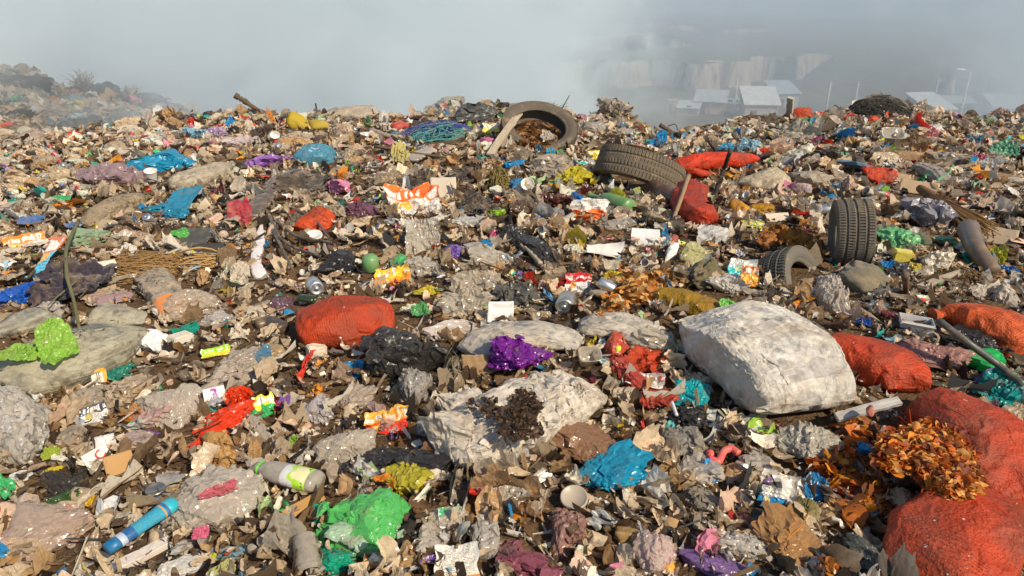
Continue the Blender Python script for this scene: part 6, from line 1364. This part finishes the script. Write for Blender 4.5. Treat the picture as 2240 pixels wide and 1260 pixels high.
def scatter():
    global MARKS_A, MARKS_R
    MARKS_A = np.array([m[:2] for m in MARKS]); MARKS_R = [m[2] for m in MARKS]
    K = np.array(KEEP); r = np.random.RandomState(5)
    def bp(s, lvl, loose):
        q = np.random.RandomState(s); a = q.rand() * 6.28
        V, Fc = blob(q, 1, .8, .55, lvl, 14, .08, 1.3, tie=(math.cos(a), math.sin(a), .2) if s % 3 else None)
        if lvl > 2:
            V = wrinkle(('ico', lvl), V, Fc, q, 1.28 if loose else 1.1, 50, .1, seed_amp=.1, sf=2.2, hmax=.35, aniso=(1.7, .7, 1) if s % 2 else None)
            V = wrinkle(('ico', lvl), V, Fc, q, 1.1, 24, .05, seed_amp=.03, sf=5, two=True, hmax=.15)
        return V / (np.abs(V).max()), Fc
    def sp(s, n, ex, sq=False, amp=.16, curl=.5, asp=.8, torn=.25, roll=0):
        q = np.random.RandomState(s); V, Fc = sheet(q, 1, asp, n, amp, .9, curl, torn, roll, square=sq)
        if ex > 1: V = wrinkle(('g', n), V, Fc, q, ex, 50, .1, seed_amp=.10, sf=1.6, two=True, hmax=.6, aniso=(1.8, .6, 1) if s % 2 else None)
        return V / np.abs(V[:, :2]).max(), Fc
    def slab(s, n=9, th=.03, asp=.6):
        V, Fc = sp(s, n, 1, True, .05, .15, asp, .08); m = len(V); V2 = V - [0, 0, th]
        Fc = Fc + [[m + i for i in q[::-1]] for q in Fc]; e = list(range(n)) + [n * j + n - 1 for j in range(1, n)] + [n * (n - 1) + i for i in range(n - 2, -1, -1)] + [n * j for j in range(n - 2, 0, -1)]
        for i in range(len(e)): x, y = e[i], e[(i + 1) % len(e)]; Fc.append([y, x, m + x, m + y])
        return np.concatenate([V, V2]), Fc
    def stick(s):
        q = np.random.RandomState(s); z = np.linspace(-1, 1, 9); P = np.stack([z, .08 * np.sin(z * 2 + s) + q.normal(size=9) * .015, .05 * np.cos(z * 3) + q.normal(size=9) * .015], -1)
        return tube(P, np.linspace(.035, .018, 9) * q.uniform(.7, 1.5), 5)
    KINDS = {   # name: (noun, category, count, size range, near protos, far protos, object material, merged material, lift, max tilt, palette filter, group)
        'bag': ('plastic_bag', 'crumpled bag', 'plastic bag', 2250, (.06, .19), [bp(300 + i, 4, True) for i in range(16)], [bp(340 + i, 2, True) for i in range(6)], 'film', 'film_s', .25, .5, 'crumpled plastic bags'),
        'film': ('plastic_scrap', 'plastic scrap', 'plastic scrap', 2900, (.045, .19), [sp(400 + i, 22, 1.3, asp=(.25, .45, .8)[i % 3], roll=(0, .9, 1.5)[i // 3 % 3], torn=.15) for i in range(24)], [sp(430 + i, 9, 1.25, amp=.3, asp=(.3, .7)[i % 2], roll=.8 * (i % 3)) for i in range(12)], 'film', 'film_s', .35, 1.3, 'torn plastic scraps'),
        'clear': ('clear_scrap', 'clear film scrap', 'clear film', 620, (.05, .15), [sp(500 + i, 20, 1.3, roll=.5) for i in range(10)], [sp(520 + i, 8, 1.2) for i in range(5)], 'clear', 'clear_s', .35, 1.0, 'crumpled clear film scraps'),
        'wrap': ('wrapper', 'wrapper', 'wrapper', 620, (.025, .075), [sp(550 + i, 13, 1.1, True, .14) for i in range(10)], [sp(570 + i, 6, 1, True) for i in range(5)], 'printed', 'print_s', .4, 1.2, 'small printed wrappers'),
        'paper': ('paper_scrap', 'paper piece', 'paper', 700, (.025, .09), [sp(600 + i, 13, 1.1, True, .12) for i in range(10)], [sp(620 + i, 6, 1, True) for i in range(5)], 'paper', 'paper_s', .35, 1.1, 'dirty paper pieces'),
        'rag': ('rag', 'cloth rag', 'rag', 520, (.05, .16), [sp(650 + i, 22, 1.25, amp=.25) for i in range(10)], [sp(670 + i, 8, 1.2, amp=.3) for i in range(5)], 'cloth', 'cloth_s', .3, .5, 'cloth rags'),
        'card': ('cardboard_piece', 'cardboard piece', 'cardboard', 460, (.03, .11), [slab(700 + i) for i in range(8)], [slab(720 + i, 3) for i in range(4)], 'cardboard', 'paper_s', .4, .9, 'torn cardboard pieces'),
        'stick': ('stick', 'bare stick', 'stick', 420, (.06, .26), [stick(750 + i) for i in range(8)], [stick(760 + i) for i in range(3)], 'twig', 'paper_s', .12, .4, 'thin sticks'),
        'chunk': ('foam_chunk', 'foam lump', 'foam', 300, (.02, .06), [roundbox(1.3, 1, .7, np.random.RandomState(i), .10) for i in range(5)], [roundbox(1.3, 1, .7, np.random.RandomState(i), .1, 1) for i in range(3)], 'foam', 'paper_s', .3, .6, 'broken foam lumps'),
    }
    KINDS = {'drape': ('plastic_sheet', 'spread plastic sheet', 'plastic film', 1450, (.08, .25), [sp(900 + i, 26, 1.3, amp=.14, curl=.2, asp=(.45, .7, .9)[i % 3], torn=.2) for i in range(18)], [sp(940 + i, 10, 1.25, amp=.2, curl=.2, asp=.7) for i in range(6)], 'film', 'film_s', .06, .3, 'spread plastic sheets'), **KINDS}
    warm = dict(drape=['beige', 'off white', 'taupe', 'grey', 'pinkish beige', 'brown', 'white', 'tan', 'dark'], card=['tan', 'brown', 'beige', 'pinkish beige'], stick=['brown', 'dark brown', 'taupe', 'tan'], chunk=['off white', 'white', 'beige', 'taupe'], clear=['off white', 'white', 'beige', 'taupe'],
                paper=['off white', 'white', 'beige', 'tan', 'pale blue', 'pinkish beige'], wrap=['red', 'blue', 'yellow', 'white', 'orange', 'green', 'pink', 'pale blue', 'teal', 'off white'],
                rag=['brown', 'dark', 'grey', 'taupe', 'maroon', 'dark brown', 'blue', 'pink', 'purple', 'teal', 'beige', 'red'])
    for key, (nm, noun, cat, n, (s0, s1), protos, far, mo, ms, lift, tl, grp) in KINDS.items():
        x, y = sample_ground(n, r, power=.4 if key in ('bag', 'film', 'drape', 'clear') else .7); sz = s0 + (s1 - s0) * r.rand(n) ** 1.7
        sz = sz * np.where(y > 8, 1.25, 1.0)
        names = warm.get(key); idx = [i for i, p in enumerate(PAL) if names is None or p[1] in names]; w = PW[idx] if key not in ('wrap',) else np.ones(len(idx))
        ci = np.array(idx)[r.choice(len(idx), n, p=w / w.sum())]
        z = Hc(x, y) + sz * lift * r.uniform(.2, 1.4, n) + .03 * r.rand(n)
        px, py, dep = project(np.stack([x, y, z], -1)); spx = sz * F / dep
        ok = (px > -900) & (px < 3140) & (py < 1700) & ~inside_any(px, py, spx * (.55 if key != 'stick' else .2), K) & (spx < 78)
        x, y, z, sz, ci, spx, px, py = [q[ok] for q in (x, y, z, sz, ci, spx, px, py)]
        inframe = (px > -60) & (px < 2300) & (py < 1330)
        order = np.argsort(-spx * inframe); top = order[:170 if key == 'bag' else 270]; top = top[inframe[top]]; rest = np.setdiff1d(np.arange(len(x)), top)
        meshes = []
        for V, Fc in protos:
            o = mk('tmp', V, Fc, MAT[mo], link=False, uv=griduv(13) if key == 'wrap' else None, smooth=mo not in FLAT); meshes.append(o.data); o.data.name = nm; bpy.data.objects.remove(o)
        used = {}; ln = lum_noise(x, y)
        for i in top:
            o = bpy.data.objects.new(nm, meshes[r.randint(len(meshes))]); COL.objects.link(o)
            o.location = (x[i], y[i], z[i]); s = sz[i]; o.scale = (s * r.uniform(.8, 1.3), s * r.uniform(.6, 1.1), s * r.uniform(.7, 1.2))
            o.rotation_euler = (r.normal() * tl * .55, r.normal() * tl * .4, r.rand() * 6.28)
            c = np.array(PAL[ci[i]][0]) * r.uniform(.8, 1.15) * ln[i]; tint(o, tuple(np.clip(c, 0, .85)), PAL[r.choice(len(PAL))][0] if key == 'wrap' else None)
            sw = [w_ for q, w_ in SIZE_W if sz[i] * 1.6 >= q][-1]
            o['label'] = f"{sw} {PAL[ci[i]][1]} {noun} {relation(x[i], y[i])}"; o['category'] = cat; o['group'] = grp
        # pieces beyond the nearest few hundred
        pts = np.stack([x, y, z], -1)[rest]; cols = np.array([PAL[c][0] for c in ci[rest]]) * (r.uniform(.75, 1.2, (len(rest), 1)) * ln[rest][:, None])
        tri = [(V, [f for f in Fc if len(f) == 4] if any(len(f) == 4 for f in Fc) and not all(len(f) == 4 for f in Fc) else Fc) for V, Fc in far]
        flakes(nm + '_litter', pts, sz[rest] * 1.05, np.clip(cols, 0, .85), r, ms, tri, f'mass of {noun}s spread over the upper dump', 'litter', tiltmax=tl, stretch=(1, .85, 1), smooth=ms != 'film_s')
    # small bits between everything
    def bits(nm, n, s0, s1, pal, mat, label, protos, power=-.3, ymax=12.2, lift=.03, tl=1.2, ymin=1.3, keep=.5, wts=None, cat='litter'):
        x, y = sample_ground(n, r, ymin, ymax, power); sz = r.uniform(s0, s1, n); z = Hc(x, y) + lift * r.rand(n)
        px, py, dep = project(np.stack([x, y, z], -1)); K2 = K.copy(); K2[:, 2:] *= keep
        ok = ~inside_any(px, py, px * 0, K2) & (px > -900) & (px < 3140); x, y, z, sz = x[ok], y[ok], z[ok], sz[ok]; m = len(x)
        pal = np.array(pal); c = pal[r.choice(len(pal), m, p=wts)] * r.uniform(.6, 1.25, (m, 1))
        flakes(nm, np.stack([x, y, z], -1), sz, np.clip(c, 0, .85), r, mat, protos, label, cat, tiltmax=tl, smooth='mid' not in label and 'balled' not in label)
    pc = [p[0] for p in PAL]; w = PW / PW.sum()
    bits('small_litter', 9500, .014, .046, pc, 'film_s', 'countless small scraps of plastic and paper', BITP, wts=w, lift=.05)
    bits('leaf_litter', 5000, .012, .035, [(.30, .16, .06), (.17, .09, .04), (.42, .24, .10), (.08, .045, .025), (.50, .31, .15)], 'leaf', 'brown rotting leaves and peelings between the rubbish', LEAFP, lift=.045, keep=.75)
    MID = [sp(960 + i, 9, 1.3, amp=.3, asp=(.35, .6, .9)[i % 3], roll=.7 * (i % 3)) for i in range(14)]
    MIDB = [bp(980 + i, 3, True) for i in range(8)]
    bits('crumpled_litter', 6200, .03, .085, pc, 'film_s', 'crumpled mid sized scraps filling the gaps', MID, power=.15, wts=w, lift=.05, tl=.9, keep=.85)
    bits('balled_litter', 1800, .02, .06, pc[:9], 'film_s', 'balled up scraps filling the gaps', MIDB, power=.15, wts=w[:9] / w[:9].sum(), lift=.02, tl=.9, keep=.9)
    RIB = [sheet(rng_(), 1, .05, 8, .10, 1.1, .8, .1, 1.2 if i % 2 else 0, square=True) for i in range(8)]
    bits('fibre_litter', 2600, .04, .13, [(.5, .38, .24), (.30, .19, .10), (.12, .08, .05), (.66, .58, .46), (.05, .05, .05)], 'leaf', 'loose fibres, straws and narrow strips', RIB, power=.1, lift=.06, tl=.5, keep=.7, cat='fibres')
    bits('crumbs', 9000, .006, .016, [(.07, .045, .025), (.16, .11, .06), (.45, .38, .3), (.65, .6, .52)], 'paper_s', 'crumbs of soil and plastic', BITP[:6], power=-.8, ymax=6, lift=.04, cat='crumbs')
    bits('upper_litter', 8000, .03, .10, pc, 'film_s', 'mixed scraps covering the upper slope', BITP, power=1.0, ymin=5.0, wts=w, lift=.08, keep=.9)
    bits('dark_litter', 1800, .03, .09, [(.03, .025, .02), (.08, .05, .03), (.14, .10, .06)], 'leaf', 'dark rotten scraps between the rubbish', BITP, power=.6, lift=.03, keep=.95)
    # crest fringe and the hazy mounds behind
    def patch(nm, n, fx, s0, s1, label, lift=.1, mat='film_s', pal=pc, wts=w, protos=None):
        x, y = fx(n); sz = s0 + (s1 - s0) * r.rand(n) ** 1.5; z = Hc(x, y) + lift * r.rand(n); c = np.array(pal)[r.choice(len(pal), n, p=wts)] * r.uniform(.6, 1.1, (n, 1))
        flakes(nm, np.stack([x, y, z], -1), sz, np.clip(c, 0, .85), r, mat, protos or [sp(430 + i, 8, 1.2, amp=.3) for i in range(8)] + [bp(800 + i, 3, True) for i in range(0)], label, 'litter', tiltmax=1.2)
    blobs2 = [(V[:, :], Fc) for V, Fc in [bp(340 + i, 3, True) for i in range(6)]]
    fx = lambda n: (lambda y: (r.uniform(-1, 1, n) * 1.0 * y, y))(r.uniform(10.6, 12.6, n))
    patch('crest_litter', 2200, fx, .03, .14, 'ragged scraps along the crest', .12)
    fx = lambda n: (lambda y: (-r.uniform(.28, 1.1, n) * y, y))(r.uniform(13.5, 24.5, n))
    patch('mound_litter', 5200, fx, .08, .34, 'hazy rubbish covering the far smoky mound', .2)
    patch('mound_bags', 900, fx, .16, .42, 'hazy bags covering the far smoky mound', .15, protos=blobs2)
    def hx(n):
        k = r.randint(0, len(HEAPS), n); h = np.array(HEAPS)[k]; return h[:, 0] + r.normal(size=n) * h[:, 3] * .6, h[:, 1] + r.normal(size=n) * h[:, 3] * .5
    patch('hump_litter', 1500, hx, .06, .22, 'rubbish on the hazy humps behind the crest', .1); patch('hump_bags', 160, hx, .12, .3, 'bags on the hazy humps behind the crest', .05, protos=blobs2, pal=[(.5, .42, .33), (.42, .36, .3), (.58, .52, .45)], wts=None)
    # bottles, cups and cans lying about
    def bottle(col, cap, lab):
        o = empty('bottle', (0, 0, 0)); V, Fc = lathe([(0, 0), (.15, 0), (.16, .04), (.155, .3), (.16, .55), (.13, .68), (.05, .86), (.05, .93), (0, .93)], 18); tint(mk('body', V, Fc, MAT['clear'], o), col)
        V, Fc = lathe([(0, 1.0), (.06, 1.0), (.062, .92), (.052, .92)], 14); tint(mk('cap', V, Fc, MAT['rigid'], o), cap); V, Fc = lathe([(.162, .25), (.163, .26), (.163, .5), (.162, .51)], 18); tint(mk('label', V, Fc, MAT['printed'], o), lab, W); return o
    def cupo(): V, Fc = lathe([(0, .0), (.3, 0), (.42, 1), (.46, 1), (.4, .98), (.28, .05), (0, .05)], 20); return mk('cup', V, Fc, MAT['rigid'])
    def cano():
        o = empty('can', (0, 0, 0)); V, Fc = lathe([(0, .03), (.24, .03), (.3, 0), (.33, .1), (.33, .9), (.27, 1), (0, .97)], 18); V += .02 * np.stack([crumple(V, rng_(), 3, 1.5)] * 3, -1); tint(mk('body', V, Fc, MAT['metal'], o), (.6, .6, .58)); V, Fc = lathe([(0, .985), (.08, .985), (.08, .99)], 8); tint(mk('pull_tab', V, Fc, MAT['metal'], o), (.6, .6, .6)); return o
    def lido(): V, Fc = lathe([(0, .06), (.4, .06), (.45, .12), (.5, .1), (.5, 0), (0, 0)], 22); return mk('lid', V, Fc, MAT['rigid'])
    made = []
    defs = [(bottle((.62, .62, .60), (.02, .2, .6), (.5, .05, .05)), 'clear plastic bottle', 'bottle', (.13, .2), [None] * 3, 54), (cupo(), 'plastic cup', 'cup', (.06, .10), [((.72, .7, .66), 'white'), ((.5, .42, .34), 'dirty beige'), ((.42, .10, .07), 'dull red')], 34),
            (cano(), 'crushed drink can', 'can', (.10, .13), [None], 16), (lido(), 'round plastic lid', 'lid', (.05, .10), [((.7, .68, .64), 'white'), ((.03, .2, .5), 'blue'), ((.65, .5, .05), 'yellow'), ((.45, .38, .3), 'beige')], 34)]
    for proto, noun, cat, (a, b), pal, n in defs:
        x, y = sample_ground(n * 2, r, 2.7, 10.5, .5, .75); sz = r.uniform(a, b, n * 2); z = Hc(x, y) + .05; px, py, dep = project(np.stack([x, y, z], -1))
        ok = ~inside_any(px, py, sz * F / dep * .5, K) & (px > 0) & (px < 2240); first = True
        for i in np.where(ok)[0][:n]:
            if first: o = proto; first = False; kids = list(proto.children)
            else:
                o = proto.copy(); COL.objects.link(o)
                for c in kids: q = c.copy(); COL.objects.link(q); q.parent = o
            s = sz[i]; o.scale = (s,) * 3; o.location = (x[i], y[i], z[i]); o.rotation_euler = (1.2 + r.normal() * .4, r.normal() * .3, r.rand() * 6.28)
            cw = ''
            if pal[0] is not None: c, cw = pal[r.randint(len(pal))]; tint(o, c)
            sw = 'small' if s < (a + b) / 2 else 'larger'
            o['label'] = f"{sw} {cw + ' ' if cw else ''}{noun} lying {relation(x[i], y[i])}"; o['category'] = cat; o['group'] = noun + 's strewn about'
heroes()
scatter()
build_ground(); build_smoke(); village()
